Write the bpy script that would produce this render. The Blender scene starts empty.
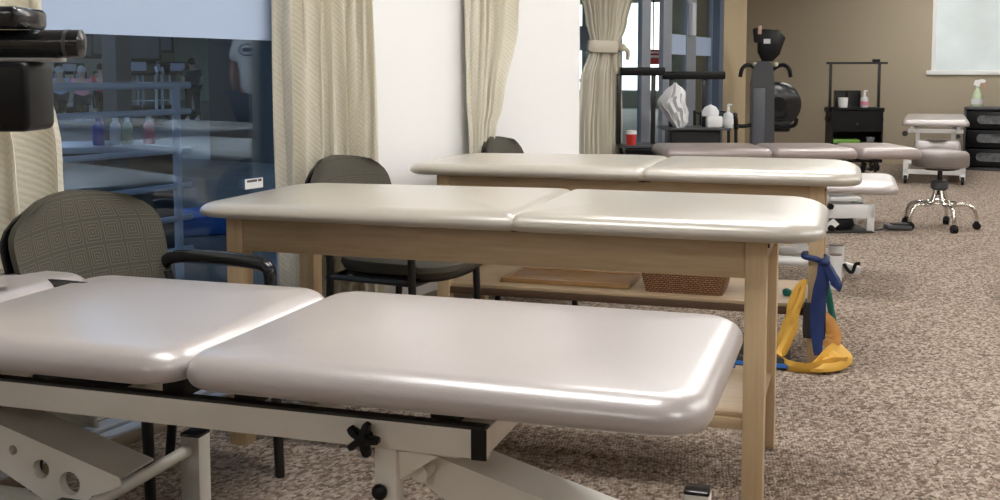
import bpy, bmesh, math, random
from mathutils import Vector, Matrix
random.seed(7)
C = bpy.context.scene.collection
R = math.radians
PI = math.pi

# ------------------------------------------------------------------ materials
def srgb(r, g, b):
    f = lambda c: (c/12.92 if c <= .04045 else ((c+.055)/1.055)**2.4)
    return (f(r/255), f(g/255), f(b/255), 1)

def mat(name, col, rough=.5, metal=0, spec=.5, emis=None, estr=0, noise=0, nscale=20, bump=0, bscale=60, coat=0, stretch=None, col2=None, wear=None):
    m = bpy.data.materials.new(name); m.use_nodes = True
    nt = m.node_tree; b = nt.nodes['Principled BSDF']
    b.inputs['Base Color'].default_value = col
    b.inputs['Roughness'].default_value = rough
    b.inputs['Metallic'].default_value = metal
    b.inputs['Specular IOR Level'].default_value = spec
    b.inputs['Coat Weight'].default_value = coat; b.inputs['Coat Roughness'].default_value = .28; b.inputs['Coat IOR'].default_value = 1.8
    if emis:
        b.inputs['Emission Color'].default_value = emis
        b.inputs['Emission Strength'].default_value = estr
    tc = nt.nodes.new('ShaderNodeTexCoord')
    vec = tc.outputs['Object']
    if stretch:
        mp = nt.nodes.new('ShaderNodeMapping'); mp.inputs['Scale'].default_value = stretch
        nt.links.new(vec, mp.inputs['Vector']); vec = mp.outputs['Vector']
    if noise or col2:
        n = nt.nodes.new('ShaderNodeTexNoise'); n.inputs['Scale'].default_value = nscale
        n.inputs['Detail'].default_value = 4
        nt.links.new(vec, n.inputs['Vector'])
        cr = nt.nodes.new('ShaderNodeValToRGB')
        c2 = col2 if col2 else tuple(max(0, c*(1-noise)) for c in col[:3])+(1,)
        cr.color_ramp.elements[0].position = .32; cr.color_ramp.elements[0].color = c2
        cr.color_ramp.elements[1].position = .68; cr.color_ramp.elements[1].color = col
        nt.links.new(n.outputs['Fac'], cr.inputs['Fac'])
        nt.links.new(cr.outputs['Color'], b.inputs['Base Color'])
    if bump:
        n2 = nt.nodes.new('ShaderNodeTexNoise'); n2.inputs['Scale'].default_value = bscale
        n2.inputs['Detail'].default_value = 3
        nt.links.new(tc.outputs['Object'], n2.inputs['Vector'])
        bp = nt.nodes.new('ShaderNodeBump'); bp.inputs['Strength'].default_value = bump
        bp.inputs['Distance'].default_value = .004
        nt.links.new(n2.outputs['Fac'], bp.inputs['Height'])
        nt.links.new(bp.outputs['Normal'], b.inputs['Normal'])
    return m

M = {}
M['vinyl_pink'] = mat('vinyl_taupe_pink', (.455,.412,.405,1), .36, spec=.6, noise=.05, nscale=3, bump=.12, bscale=240, coat=.9)
M['vinyl_cream'] = mat('vinyl_cream', (.455,.418,.362,1), .34, spec=.6, noise=.05, nscale=3, bump=.08, bscale=240, coat=.7)
M['vinyl_brown'] = mat('vinyl_mauve_brown', (.30,.245,.23,1), .36, spec=.5, noise=.05, nscale=3, bump=.08, bscale=240, coat=.4)
M['vinyl_grey'] = mat('vinyl_grey_taupe', (.23,.20,.185,1), .4, spec=.4, noise=.06, nscale=3)
M['wood'] = mat('birch_wood', (.54,.41,.265,1), .42, spec=.35, col2=(.46,.335,.205,1), nscale=5, stretch=(1.2,14,14))
M['wood_v'] = mat('birch_wood_upright', (.64,.485,.305,1), .42, spec=.35, col2=(.56,.41,.245,1), nscale=5, stretch=(16,16,1.0))
M['wood_edge'] = mat('dark_plywood_edge', (.09,.05,.03,1), .5)
M['board'] = mat('varnished_board', (.42,.24,.10,1), .3, col2=(.30,.16,.06,1), nscale=6, stretch=(1,12,12))
M['white_metal'] = mat('white_enamel_steel', (.84,.81,.75,1), .3, spec=.5, noise=.05, nscale=9)
M['white_bright'] = mat('white_powder_coat', (.78,.78,.78,1), .35, spec=.5)
M['black_plastic'] = mat('black_plastic', (.007,.007,.008,1), .42, spec=.25, bump=.05, bscale=300)
M['black_gloss'] = mat('black_gloss_urethane', (.012,.013,.016,1), .17, spec=.6, bump=.1, bscale=90)
M['black_steel'] = mat('black_steel_tube', (.013,.013,.014,1), .35)
M['dark_rubber'] = mat('dark_rubber', (.03,.028,.026,1), .7)
M['charcoal'] = mat('charcoal_plastic', (.065,.067,.075,1), .45)
M['chrome'] = mat('chrome', (.75,.73,.70,1), .12, metal=1)
M['alu'] = mat('aluminium_frame', (.33,.36,.42,1), .4, metal=.5)
M['alu_blue'] = mat('anodised_dark_frame', (.12,.16,.23,1), .4, metal=.3)
M['alu_light'] = mat('pale_metal_strip', (.62,.66,.74,1), .35, metal=.2)
M['hose'] = mat('grey_hose', (.30,.29,.28,1), .3)
M['paint_white'] = mat('white_wall_paint', (.80,.80,.80,1), .75, spec=.2, bump=.04, bscale=120)
M['paint_tan'] = mat('olive_tan_wall_paint', (.42,.362,.272,1), .8, spec=.2, bump=.04, bscale=120)
M['paint_gold'] = mat('golden_tan_wall_paint', (.56,.45,.29,1), .8, spec=.2)
M['ceil'] = mat('ceiling_tile', (.78,.77,.74,1), .9, spec=.1, bump=.2, bscale=80)
M['base'] = mat('rubber_baseboard', (.30,.25,.19,1), .6)
M['base_light'] = mat('cream_baseboard', (.62,.53,.38,1), .5)
M['gym_wall'] = mat('grey_beige_gym_wall', (.30,.28,.25,1), .8)
M['gym_green'] = mat('pale_green_gym_wall', (.55,.62,.50,1), .8)
M['gym_floor'] = mat('grey_gym_floor', (.15,.16,.17,1), .5, noise=.4, nscale=1.5)
M['gym_dark'] = mat('dark_bulkhead', (.06,.06,.065,1), .7)
M['film'] = mat('frosted_film', (.40,.50,.68,1), .35, spec=.3)
M['blue_mat'] = mat('blue_exercise_mat', (.03,.16,.55,1), .5)
M['navy'] = mat('navy_band_rubber', (.008,.028,.125,1), .45, bump=.2, bscale=40)
M['yellow'] = mat('yellow_band_rubber', (.72,.42,.07,1), .45, bump=.2, bscale=40)
M['orange'] = mat('orange_band_rubber', (.55,.25,.05,1), .45)
M['teal'] = mat('teal_band_rubber', (.01,.16,.13,1), .45)
M['blackband'] = mat('charcoal_band_rubber', (.03,.032,.034,1), .5)
M['green'] = mat('green_plastic', (.22,.50,.08,1), .4)
M['red'] = mat('red_plastic', (.55,.03,.03,1), .4)
M['paper'] = mat('white_paper', (.85,.85,.85,1), .6)
M['ink'] = mat('grey_print', (.10,.10,.11,1), .6)
M['bag'] = mat('white_plastic_bag', (.72,.73,.76,1), .35, bump=.8, bscale=14)
M['clear_green'] = mat('pale_green_fluid_plastic', (.52,.62,.42,1), .25)
M['clear_bottle'] = mat('clear_bottle_plastic', (.68,.72,.74,1), .2)
M['pink'] = mat('pink_plastic', (.70,.22,.30,1), .4)
M['salmon'] = mat('salmon_trigger_plastic', (.70,.25,.18,1), .4)
M['bottle_blue'] = mat('blue_plastic', (.05,.10,.45,1), .4)
M['grey_card'] = mat('grey_stone_surface', (.30,.30,.31,1), .5)
M['skin'] = mat('skin', (.42,.235,.16,1), .55)
M['skin_light'] = mat('skin_light', (.60,.40,.31,1), .55)
M['hair_dark'] = mat('dark_hair', (.02,.015,.012,1), .6)
M['hair_white'] = mat('white_hair', (.6,.6,.6,1), .6)
M['shirt_white'] = mat('white_cotton', (.80,.80,.80,1), .85)
M['shirt_pink'] = mat('pink_cotton', (.75,.32,.42,1), .85)
M['shirt_red'] = mat('red_cotton', (.62,.05,.06,1), .85)
M['shirt_blue'] = mat('pale_blue_cotton', (.45,.58,.80,1), .85)
M['shirt_dark'] = mat('dark_cotton', (.04,.045,.06,1), .85)
M['trousers'] = mat('dark_trousers', (.04,.04,.05,1), .85)
M['logo'] = mat('navy_print', (.03,.04,.10,1), .8)
M['lamp'] = mat('lit_lamp_diffuser', (.9,.9,.9,1), .5, emis=(1,.985,.955,1), estr=10.5)
M['lamp_gym'] = mat('lit_gym_lamp', (.9,.9,.9,1), .5, emis=(.86,.93,1,1), estr=30)
M['day'] = mat('daylight_window', (.8,.8,.8,1), .5, emis=(.93,1,.94,1), estr=1.6)
M['screen'] = mat('lit_screen', (.1,.1,.1,1), .3, emis=(.45,.55,.75,1), estr=.08)
M['led'] = mat('lit_blue_display', (.05,.1,.3,1), .3, emis=(.25,.45,1,1), estr=3.0)

def fabric(name, c1, c2, kind):
    m = bpy.data.materials.new(name); m.use_nodes = True
    nt = m.node_tree; b = nt.nodes['Principled BSDF']; b.inputs['Roughness'].default_value = .9
    b.inputs['Specular IOR Level'].default_value = .15
    tc = nt.nodes.new('ShaderNodeTexCoord')
    if kind == 'curtain':
        uvs = tc.outputs['UV']
        w1 = nt.nodes.new('ShaderNodeTexWave'); w1.wave_type = 'BANDS'; w1.bands_direction = 'DIAGONAL'
        w1.inputs['Scale'].default_value = 30; w1.inputs['Distortion'].default_value = 1.5; w1.inputs['Detail Scale'].default_value = 3
        w2 = nt.nodes.new('ShaderNodeTexChecker'); w2.inputs['Scale'].default_value = 60
        nt.links.new(uvs, w1.inputs['Vector']); nt.links.new(uvs, w2.inputs['Vector'])
        mx = nt.nodes.new('ShaderNodeMath'); mx.operation = 'MULTIPLY_ADD'; mx.inputs[1].default_value = .35
        nt.links.new(w2.outputs['Fac'], mx.inputs[0]); nt.links.new(w1.outputs['Fac'], mx.inputs[2])
        h = mx.outputs[0]
    else:
        # nested squares woven in the upholstery
        mp = nt.nodes.new('ShaderNodeMapping'); mp.inputs['Scale'].default_value = (14,14,14)
        nt.links.new(tc.outputs['UV'], mp.inputs['Vector'])
        fr = nt.nodes.new('ShaderNodeVectorMath'); fr.operation = 'FRACTION'; nt.links.new(mp.outputs[0], fr.inputs[0])
        sb = nt.nodes.new('ShaderNodeVectorMath'); sb.operation = 'SUBTRACT'; sb.inputs[1].default_value = (.5,.5,.5); nt.links.new(fr.outputs[0], sb.inputs[0])
        ab = nt.nodes.new('ShaderNodeVectorMath'); ab.operation = 'ABSOLUTE'; nt.links.new(sb.outputs[0], ab.inputs[0])
        sp = nt.nodes.new('ShaderNodeSeparateXYZ'); nt.links.new(ab.outputs[0], sp.inputs[0])
        mm = nt.nodes.new('ShaderNodeMath'); mm.operation = 'MAXIMUM'; nt.links.new(sp.outputs[0], mm.inputs[0]); nt.links.new(sp.outputs[1], mm.inputs[1])
        ml = nt.nodes.new('ShaderNodeMath'); ml.operation = 'MULTIPLY'; ml.inputs[1].default_value = 50; nt.links.new(mm.outputs[0], ml.inputs[0])
        sn = nt.nodes.new('ShaderNodeMath'); sn.operation = 'SINE'; nt.links.new(ml.outputs[0], sn.inputs[0])
        ma = nt.nodes.new('ShaderNodeMath'); ma.operation = 'MULTIPLY_ADD'; ma.inputs[1].default_value = .5; ma.inputs[2].default_value = .5; nt.links.new(sn.outputs[0], ma.inputs[0])
        h = ma.outputs[0]
    cr = nt.nodes.new('ShaderNodeMix'); cr.data_type = 'RGBA'
    cr.inputs[6].default_value = c2; cr.inputs[7].default_value = c1
    nt.links.new(h, cr.inputs[0]); nt.links.new(cr.outputs[2], b.inputs['Base Color'])
    bp = nt.nodes.new('ShaderNodeBump'); bp.inputs['Strength'].default_value = .35; bp.inputs['Distance'].default_value = .002
    nt.links.new(h, bp.inputs['Height']); nt.links.new(bp.outputs['Normal'], b.inputs['Normal'])
    return m
M['curtain'] = fabric('cream_woven_curtain', (.68,.645,.545,1), (.62,.58,.48,1), 'curtain')
M['upholstery'] = fabric('olive_grey_upholstery', (.098,.092,.074,1), (.066,.062,.050,1), 'chair')

def carpet():
    m = bpy.data.materials.new('brown_loop_pile_carpet'); m.use_nodes = True
    nt = m.node_tree; b = nt.nodes['Principled BSDF']; b.inputs['Roughness'].default_value = 1; b.inputs['Specular IOR Level'].default_value = .05
    tc = nt.nodes.new('ShaderNodeTexCoord')
    mp = nt.nodes.new('ShaderNodeMapping'); mp.inputs['Scale'].default_value = (1.35,.85,1); mp.inputs['Rotation'].default_value = (0,0,R(-28))
    nt.links.new(tc.outputs['Object'], mp.inputs['Vector'])
    v = nt.nodes.new('ShaderNodeTexVoronoi'); v.inputs['Scale'].default_value = 80; v.inputs['Randomness'].default_value = .75
    nt.links.new(mp.outputs[0], v.inputs['Vector'])
    bw = nt.nodes.new('ShaderNodeSeparateColor'); nt.links.new(v.outputs['Color'], bw.inputs[0])
    n = nt.nodes.new('ShaderNodeTexNoise'); n.inputs['Scale'].default_value = 38; n.inputs['Detail'].default_value = 5; n.inputs['Roughness'].default_value = .75
    nt.links.new(tc.outputs['Object'], n.inputs['Vector'])
    mx = nt.nodes.new('ShaderNodeMath'); mx.operation = 'MULTIPLY_ADD'; mx.inputs[1].default_value = .45
    nt.links.new(bw.outputs[0], mx.inputs[0])
    m2 = nt.nodes.new('ShaderNodeMath'); m2.operation = 'MULTIPLY'; m2.inputs[1].default_value = .62
    nt.links.new(n.outputs['Fac'], m2.inputs[0]); nt.links.new(m2.outputs[0], mx.inputs[2])
    cr = nt.nodes.new('ShaderNodeValToRGB'); e = cr.color_ramp.elements
    e[0].position = .30; e[0].color = (.13,.098,.077,1)
    e[1].position = .75; e[1].color = (.48,.405,.34,1)
    k = e.new(.45); k.color = (.245,.188,.148,1)
    k = e.new(.58); k.color = (.335,.27,.22,1)
    nt.links.new(mx.outputs[0], cr.inputs['Fac']); nt.links.new(cr.outputs['Color'], b.inputs['Base Color'])
    bp = nt.nodes.new('ShaderNodeBump'); bp.inputs['Strength'].default_value = .9; bp.inputs['Distance'].default_value = .008; bp.invert = True
    nt.links.new(v.outputs['Distance'], bp.inputs['Height']); nt.links.new(bp.outputs['Normal'], b.inputs['Normal'])
    return m
M['carpet'] = carpet()

def wicker():
    m = bpy.data.materials.new('brown_wicker'); m.use_nodes = True
    nt = m.node_tree; b = nt.nodes['Principled BSDF']; b.inputs['Roughness'].default_value = .6
    tc = nt.nodes.new('ShaderNodeTexCoord')
    br = nt.nodes.new('ShaderNodeTexBrick'); br.inputs['Scale'].default_value = 1
    mp = nt.nodes.new('ShaderNodeMapping'); nt.links.new(tc.outputs['UV'], mp.inputs['Vector'])
    br.inputs['Brick Width'].default_value = .020; br.inputs['Row Height'].default_value = .0085; br.inputs['Mortar Size'].default_value = .0018
    br.inputs['Color1'].default_value = (.46,.25,.13,1); br.inputs['Color2'].default_value = (.33,.16,.075,1); br.inputs['Mortar'].default_value = (.05,.02,.01,1)
    nt.links.new(mp.outputs[0], br.inputs['Vector']); nt.links.new(br.outputs['Color'], b.inputs['Base Color'])
    bp = nt.nodes.new('ShaderNodeBump'); bp.invert = True; bp.inputs['Strength'].default_value = 1; bp.inputs['Distance'].default_value = .004
    nt.links.new(br.outputs['Fac'], bp.inputs['Height']); nt.links.new(bp.outputs['Normal'], b.inputs['Normal'])
    return m
M['wicker'] = wicker()

def glass(name, tint, refl):
    m = bpy.data.materials.new(name); m.use_nodes = True
    nt = m.node_tree; nt.nodes.clear()
    o = nt.nodes.new('ShaderNodeOutputMaterial'); mx = nt.nodes.new('ShaderNodeMixShader')
    t = nt.nodes.new('ShaderNodeBsdfTransparent'); t.inputs[0].default_value = tint
    g = nt.nodes.new('ShaderNodeBsdfGlossy'); g.inputs['Roughness'].default_value = 0; g.inputs['Color'].default_value = (.75,.88,1,1)
    mx.inputs[0].default_value = refl
    nt.links.new(t.outputs[0], mx.inputs[1]); nt.links.new(g.outputs[0], mx.inputs[2]); nt.links.new(mx.outputs[0], o.inputs[0])
    return m
M['glass'] = glass('tinted_window_glass', (.72,.84,.98,1), .10)
M['glass_far'] = glass('door_glass', (.86,.90,.92,1), .05)

# ------------------------------------------------------------------ mesh builder
def frame_for(d):
    d = d.normalized(); a = Vector((0,0,1)) if abs(d.z) < .9 else Vector((1,0,0))
    x = d.cross(a).normalized(); y = x.cross(d).normalized()
    return x, y

def smooth_path(pts, n=6, closed=False):
    P = [Vector(p) for p in pts]; out = []
    L = len(P)
    rng = range(L) if closed else range(L-1)
    for i in rng:
        p0 = P[(i-1) % L] if closed or i > 0 else P[0]
        p1 = P[i]; p2 = P[(i+1) % L]
        p3 = P[(i+2) % L] if closed or i+2 < L else P[-1]
        for k in range(n):
            t = k/n
            out.append(.5*((2*p1)+(-p0+p2)*t+(2*p0-5*p1+4*p2-p3)*t*t+(-p0+3*p1-3*p2+p3)*t*t*t))
    if not closed: out.append(P[-1])
    return out

class MB:
    def __init__(s):
        s.bm = bmesh.new(); s.uv = None
    def box(s, c, d, rot=None, bev=0, seg=2):
        ret = bmesh.ops.create_cube(s.bm, size=1)
        vs = ret['verts']
        mt = Matrix.Translation(Vector(c))
        if rot is not None: mt = mt @ rot
        mt = mt @ Matrix.Diagonal((d[0], d[1], d[2], 1))
        bmesh.ops.transform(s.bm, matrix=mt, verts=vs)
        if bev:
            es = list({e for v in vs for e in v.link_edges})
            bmesh.ops.bevel(s.bm, geom=es, offset=bev, segments=seg, affect='EDGES', profile=.5)
        return s
    def b2(s, lo, hi, bev=0, seg=2):
        return s.box([(a+b)/2 for a, b in zip(lo, hi)], [abs(b-a) for a, b in zip(lo, hi)], None, bev, seg)
    def rings(s, rings, cap0=True, cap1=True, closed=False):
        R_ = [[s.bm.verts.new(p) for p in r] for r in rings]
        n = len(R_[0])
        rr = range(len(R_)) if closed else range(len(R_)-1)
        for i in rr:
            a = R_[i]; b = R_[(i+1) % len(R_)]
            for k in range(n):
                s.bm.faces.new((a[k], a[(k+1) % n], b[(k+1) % n], b[k]))
        if not closed:
            if cap0: s.bm.faces.new(list(reversed(R_[0])))
            if cap1: s.bm.faces.new(R_[-1])
        return s
    def tube(s, pts, r, seg=12, smooth=0, closed=False, sq=False):
        P = smooth_path(pts, smooth, closed) if smooth else [Vector(p) for p in pts]
        rad = r if callable(r) else (lambda t: r)
        n = len(P); rings = []; px = None
        for i, p in enumerate(P):
            if closed: d = P[(i+1) % n]-P[i-1]
            else: d = P[min(i+1, n-1)]-P[max(i-1, 0)]
            x, y = frame_for(d)
            if px is not None:
                dn = d.normalized(); x = (px-dn*px.dot(dn)).normalized(); y = x.cross(dn).normalized()
            px = x
            q = rad(i/(n-1))
            if sq:
                ring = [p+x*a*q+y*b*q for a, b in ((1,1),(-1,1),(-1,-1),(1,-1))]
            else:
                ring = [p+(x*math.cos(2*PI*k/seg)+y*math.sin(2*PI*k/seg))*q for k in range(seg)]
            rings.append(ring)
        return s.rings(rings, closed=closed)
    def cyl(s, a, b, r0, r1=None, seg=20):
        r1 = r0 if r1 is None else r1
        a = Vector(a); b = Vector(b); x, y = frame_for(b-a)
        mk = lambda p, q: [p+(x*math.cos(2*PI*k/seg)+y*math.sin(2*PI*k/seg))*q for k in range(seg)]
        return s.rings([mk(a, r0), mk(b, r1)])
    def lathe(s, prof, c=(0,0,0), seg=24, axis=None):
        c = Vector(c); rings = []
        A = axis if axis is not None else Matrix.Identity(3)
        for r, z in prof:
            rings.append([c+A @ Vector((max(r,1e-4)*math.cos(2*PI*k/seg), max(r,1e-4)*math.sin(2*PI*k/seg), z)) for k in range(seg)])
        return s.rings(rings)
    def prism(s, poly, y0, y1, plane='xz'):
        if plane == 'xz': f = lambda p, y: Vector((p[0], y, p[1]))
        elif plane == 'yz': f = lambda p, y: Vector((y, p[0], p[1]))
        else: f = lambda p, y: Vector((p[0], p[1], y))
        return s.rings([[f(p, y0) for p in poly], [f(p, y1) for p in poly]])
    def sphere(s, c, r, sc=(1,1,1), seg=16):
        ret = bmesh.ops.create_uvsphere(s.bm, u_segments=seg, v_segments=seg//2+2, radius=r)
        bmesh.ops.transform(s.bm, matrix=Matrix.Translation(Vector(c)) @ Matrix.Diagonal((*sc, 1)), verts=ret['verts'])
        return s
    def pad(s, x0, x1, y0, y1, z0, z1, r=.07, edge=.03, crown=.006, taper=(0,0), nc=8):
        """upholstered pad: rounded plan, rounded rim, softly crowned top"""
        th = z1-z0
        eb = edge*.55; zm = z0+th*.36; prof = [(edge*1.2, z0)]
        for k in range(5):
            a = R(90-22.5*k); prof.append((eb*(1-math.cos(a)), zm-(zm-z0)*math.sin(a)))
        for k in range(1, 9):
            a = R(11.25*k); prof.append((edge*(1-math.cos(a))*1.35, zm+(z1-zm)*math.sin(a)))
        prof += [(edge*2.1, z1+crown*.25), (edge*3.2, z1+crown*.6), (edge*5, z1+crown*.85), (edge*7, z1+crown)]
        rings = []
        for ins, z in prof:
            rL, rR = r if isinstance(r, tuple) else (r, r)
            qL = max(rL-ins, .012); qR = max(rR-ins, .012)
            ring = []
            for cx, cy, a0, rr in ((x1-ins-qR, y1-ins-qR, 0, qR), (x0+ins+qL, y1-ins-qL, 90, qL), (x0+ins+qL, y0+ins+qL, 180, qL), (x1-ins-qR, y0+ins+qR, 270, qR)):
                for k in range(nc+1):
                    a = R(a0+90*k/nc); px = cx+rr*math.cos(a); py = cy+rr*math.sin(a); pz = z
                    if taper[0]:
                        t = max(0, 1-(px-x0)/taper[0]); pz = z0+(z-z0)*(1-.30*t*t)
                    if taper[1]:
                        t = max(0, 1-(x1-px)/taper[1]); pz = z0+(pz-z0)*(1-.22*t*t)
                    ring.append(Vector((px, py, pz)))
            rings.append(ring)
        return s.rings(rings)
    def obj(s, name, m, parent=None, smooth=True, solid=0, loc=None, rotz=None):
        bmesh.ops.recalc_face_normals(s.bm, faces=s.bm.faces)
        me = bpy.data.meshes.new(name); s.bm.to_mesh(me); s.bm.free()
        if smooth:
            me.polygons.foreach_set('use_smooth', [True]*len(me.polygons))
            try: me.set_sharp_from_angle(angle=R(38))
            except Exception: pass
        o = bpy.data.objects.new(name, me); C.objects.link(o)
        me.materials.append(M[m] if isinstance(m, str) else m)
        if parent: o.parent = parent
        if solid:
            sm = o.modifiers.new('thickness', 'SOLIDIFY'); sm.thickness = solid; sm.offset = 0
        if loc: o.location = loc
        if rotz is not None: o.rotation_euler = (0, 0, rotz)
        return o

def tag(o, label, cat, group=None):
    o['label'] = label; o['category'] = cat
    if group: o['group'] = group
    return o
def thing(name, label, cat, loc=(0,0,0), rotz=0, group=None):
    o = bpy.data.objects.new(name, None); C.objects.link(o); o.empty_display_size = .1
    o.location = loc; o.rotation_euler = (0,0,rotz)
    return tag(o, label, cat, group)
def struct(mb, name, m, **k):
    o = mb.obj(name, m, **k); o['kind'] = 'structure'; return o
def dup(root, loc=None, rotz=None, label=None, group=None, skip=()):
    r = root.copy(); C.objects.link(r)
    if loc is not None: r.location = loc
    if rotz is not None: r.rotation_euler = (0,0,rotz)
    if label: r['label'] = label
    if group: r['group'] = group
    for ch in list(root.children):
        if ch.name.split('.')[0] in skip: continue
        c = ch.copy(); C.objects.link(c); c.parent = r
        for g in list(ch.children):
            d = g.copy(); C.objects.link(d); d.parent = c
    return r

T = R(11)
EX = Vector((math.cos(T), math.sin(T), 0)); EY = Vector((-math.sin(T), math.cos(T), 0))
def tw(x, y, z=0): return EX*x+EY*y+Vector((0,0,z))     # bay-aligned coordinates to room coordinates

WX = -2.80      # inner face of the window wall
WY_END = 6.15   # the wall steps back here
WX2 = -3.70     # inner face of the set-back glazed wall
BY = 14.5       # back wall

# ------------------------------------------------------------------ setting
struct(MB().b2((WX2-.1,-4,-.1),(6,BY+.1,0)), 'floor', 'carpet', smooth=False)
struct(MB().b2((WX2-.1,-4,2.75),(6,BY+.1,2.9)), 'ceiling', 'ceil', smooth=False)
struct(MB().b2((-4.4,BY,0),(-1.85,BY+.15,2.75)).b2((-1.85,BY,0),(.6,BY+.15,1.17)).b2((-1.85,BY,2.3),(.6,BY+.15,2.75)).b2((.6,BY,0),(6,BY+.15,2.75)), 'wall_back', 'paint_tan', smooth=False)
struct(MB().b2((6,-4,0),(6.15,BY,2.75)), 'wall_right', 'paint_tan', smooth=False)
struct(MB().b2((WX2,-4.15,0),(6,-4,2.75)), 'wall_front', 'paint_tan', smooth=False)
# white wall between the windows (Y 3.45 .. 5.95), with piers and the strip above the glazing
struct(MB().b2((WX-.2,3.55,0),(WX,WY_END,2.75)).b2((WX-.2,-4,0),(WX,.9,2.75)).b2((WX-.2,.9,2.45),(WX,3.55,2.75)).b2((WX-.2,.9,0),(WX,3.55,.05)).b2((WX2-.2,WY_END-.2,0),(WX-.2,WY_END,2.75)), 'wall_left', 'paint_white', smooth=False)
struct(MB().b2((WX2-.2,WY_END,2.55),(WX2,11.95,2.75)).b2((WX2-.2,WY_END,0),(WX2,8.0,.06)), 'wall_header', 'paint_white', smooth=False)
struct(MB().b2((WX2-.2,11.98,0),(WX2,12.87,2.75)).b2((-4.4,12.72,0),(WX2-.2,12.87,2.75)), 'wall_pier', 'paint_gold', smooth=False)
struct(MB().b2((-4.45,12.87,0),(-4.3,BY,2.75)), 'wall_side', 'paint_tan', smooth=False)
struct(MB().b2((-4.45,12.8,-.1),(WX2-.1,BY+.1,0)), 'floor_recess', 'carpet', smooth=False)
struct(MB().b2((-4.45,12.8,2.75),(WX2-.1,BY+.1,2.9)), 'ceiling_recess', 'ceil', smooth=False)
struct(MB().b2((-4.3,BY-.015,0),(6,BY,.10), bev=.004), 'baseboard_back', 'base_light')
struct(MB().b2((WX,.0,0),(-2.61,3.50,.036), bev=.004).b2((WX,3.55,0),(WX+.012,WY_END,.10), bev=.003), 'baseboard_left', 'base')
# window 1 : the glazing beside the first tables
w1 = struct(MB().b2((WX-.12,.9,.05),(WX-.02,3.55,.075)).b2((WX-.12,.9,2.41),(WX-.02,3.55,2.45)).b2((WX-.12,.9,.05),(WX-.02,.95,2.45)).b2((WX-.12,3.50,.05),(WX-.02,3.55,2.45)), 'window_1', 'alu_blue', smooth=False)
o = MB().b2((-2.665,.2,.036),(-2.615,3.50,.046), bev=.002).b2((-2.75,.2,.036),(-2.685,3.50,.050), bev=.003).obj('sill', 'alu_light', w1); o['label'] = 'pale blue-white metal sill strips'
MB().b2((WX-.014,.95,.06),(WX-.006,3.50,2.44)).obj('window_glass', 'glass', w1, smooth=False)
o = MB().b2((WX-.005,.95,1.275),(WX-.002,3.50,1.43)).obj('frosted_band', 'film', w1, smooth=False); o['label'] = 'pale blue frosted privacy band'
# window 2 : set-back glazing behind the tied curtain
w2 = struct(MB().b2((WX2-.12,WY_END,.06),(WX2-.02,8.9,.12)).b2((WX2-.12,WY_END,2.5),(WX2-.02,8.9,2.55)).b2((WX2-.12,WY_END,.06),(WX2-.02,6.02,2.55)).b2((WX2-.12,8.84,.06),(WX2-.02,8.9,2.55)), 'window_2', 'alu_blue', smooth=False)
MB().b2((WX2-.07,6.02,.12),(WX2-.06,8.84,2.5)).obj('window_glass', 'glass_far', w2, smooth=False)
MB().b2((WX2-.058,6.02,1.33),(WX2-.055,8.84,1.53)).obj('frosted_band', 'film', w2, smooth=False)
# door 1 : sliding glass doors
d1 = struct(MB().b2((WX2-.14,8.9,0),(WX2,9.02,2.55)).b2((WX2-.14,11.83,0),(WX2,11.98,2.55)).b2((WX2-.14,8.9,2.48),(WX2,11.98,2.55)).b2((WX2-.14,8.9,0),(WX2,11.98,.03)), 'door_1', 'alu_blue', smooth=False)
for y0, y1, wl, wr, xo in ((9.02, 9.80, .08, .22, -.03), (10.14, 11.12, .24, .29, -.03), (11.06, 11.86, .05, .05, -.08)):
    p = MB().b2((WX2+xo-.045,y0,.03),(WX2+xo,y0+wl,2.48)).b2((WX2+xo-.045,y1-wr,.03),(WX2+xo,y1,2.48)).b2((WX2+xo-.045,y0,.03),(WX2+xo,y1,.14)).b2((WX2+xo-.045,y0,2.38),(WX2+xo,y1,2.48)).obj('door_panel', 'alu', d1, smooth=False)
    MB().b2((WX2+xo-.025,y0+wl,.14),(WX2+xo-.017,y1-wr,2.38)).obj('door_glass', 'glass_far', p, smooth=False)
    if y0 > 9.5: MB().b2((WX2+xo-.015,y0+wl,1.33),(WX2+xo-.012,y1-wr,1.53)).obj('frosted_band', 'film', p, smooth=False)
MB().b2((WX2-.03,10.86,1.53),(WX2+.02,10.98,1.86), bev=.008).obj('door_handle', 'alu_light', d1)
# window 3 : frosted window in the back wall
w3 = struct(MB().b2((-1.85,BY+.02,1.17),(-1.81,BY+.1,2.3)).b2((.56,BY+.02,1.17),(.6,BY+.1,2.3)).b2((-1.85,BY+.02,2.26),(.6,BY+.1,2.3)), 'window_3', 'paint_white', smooth=False)
o = MB().b2((-1.90,BY-.03,1.12),(.65,BY+.06,1.175), bev=.006).obj('sill', 'paint_white', w3); o['label'] = 'white painted window sill'
M['pane'] = mat('frosted_pane_lit_from_outside', (.60,.66,.66,1), .35, emis=(.72,.80,.80,1), estr=.16, noise=.2, nscale=2)
MB().b2((-1.81,BY+.05,1.175),(.56,BY+.06,2.26)).obj('window_glass', 'pane', w3, smooth=False)

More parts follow.
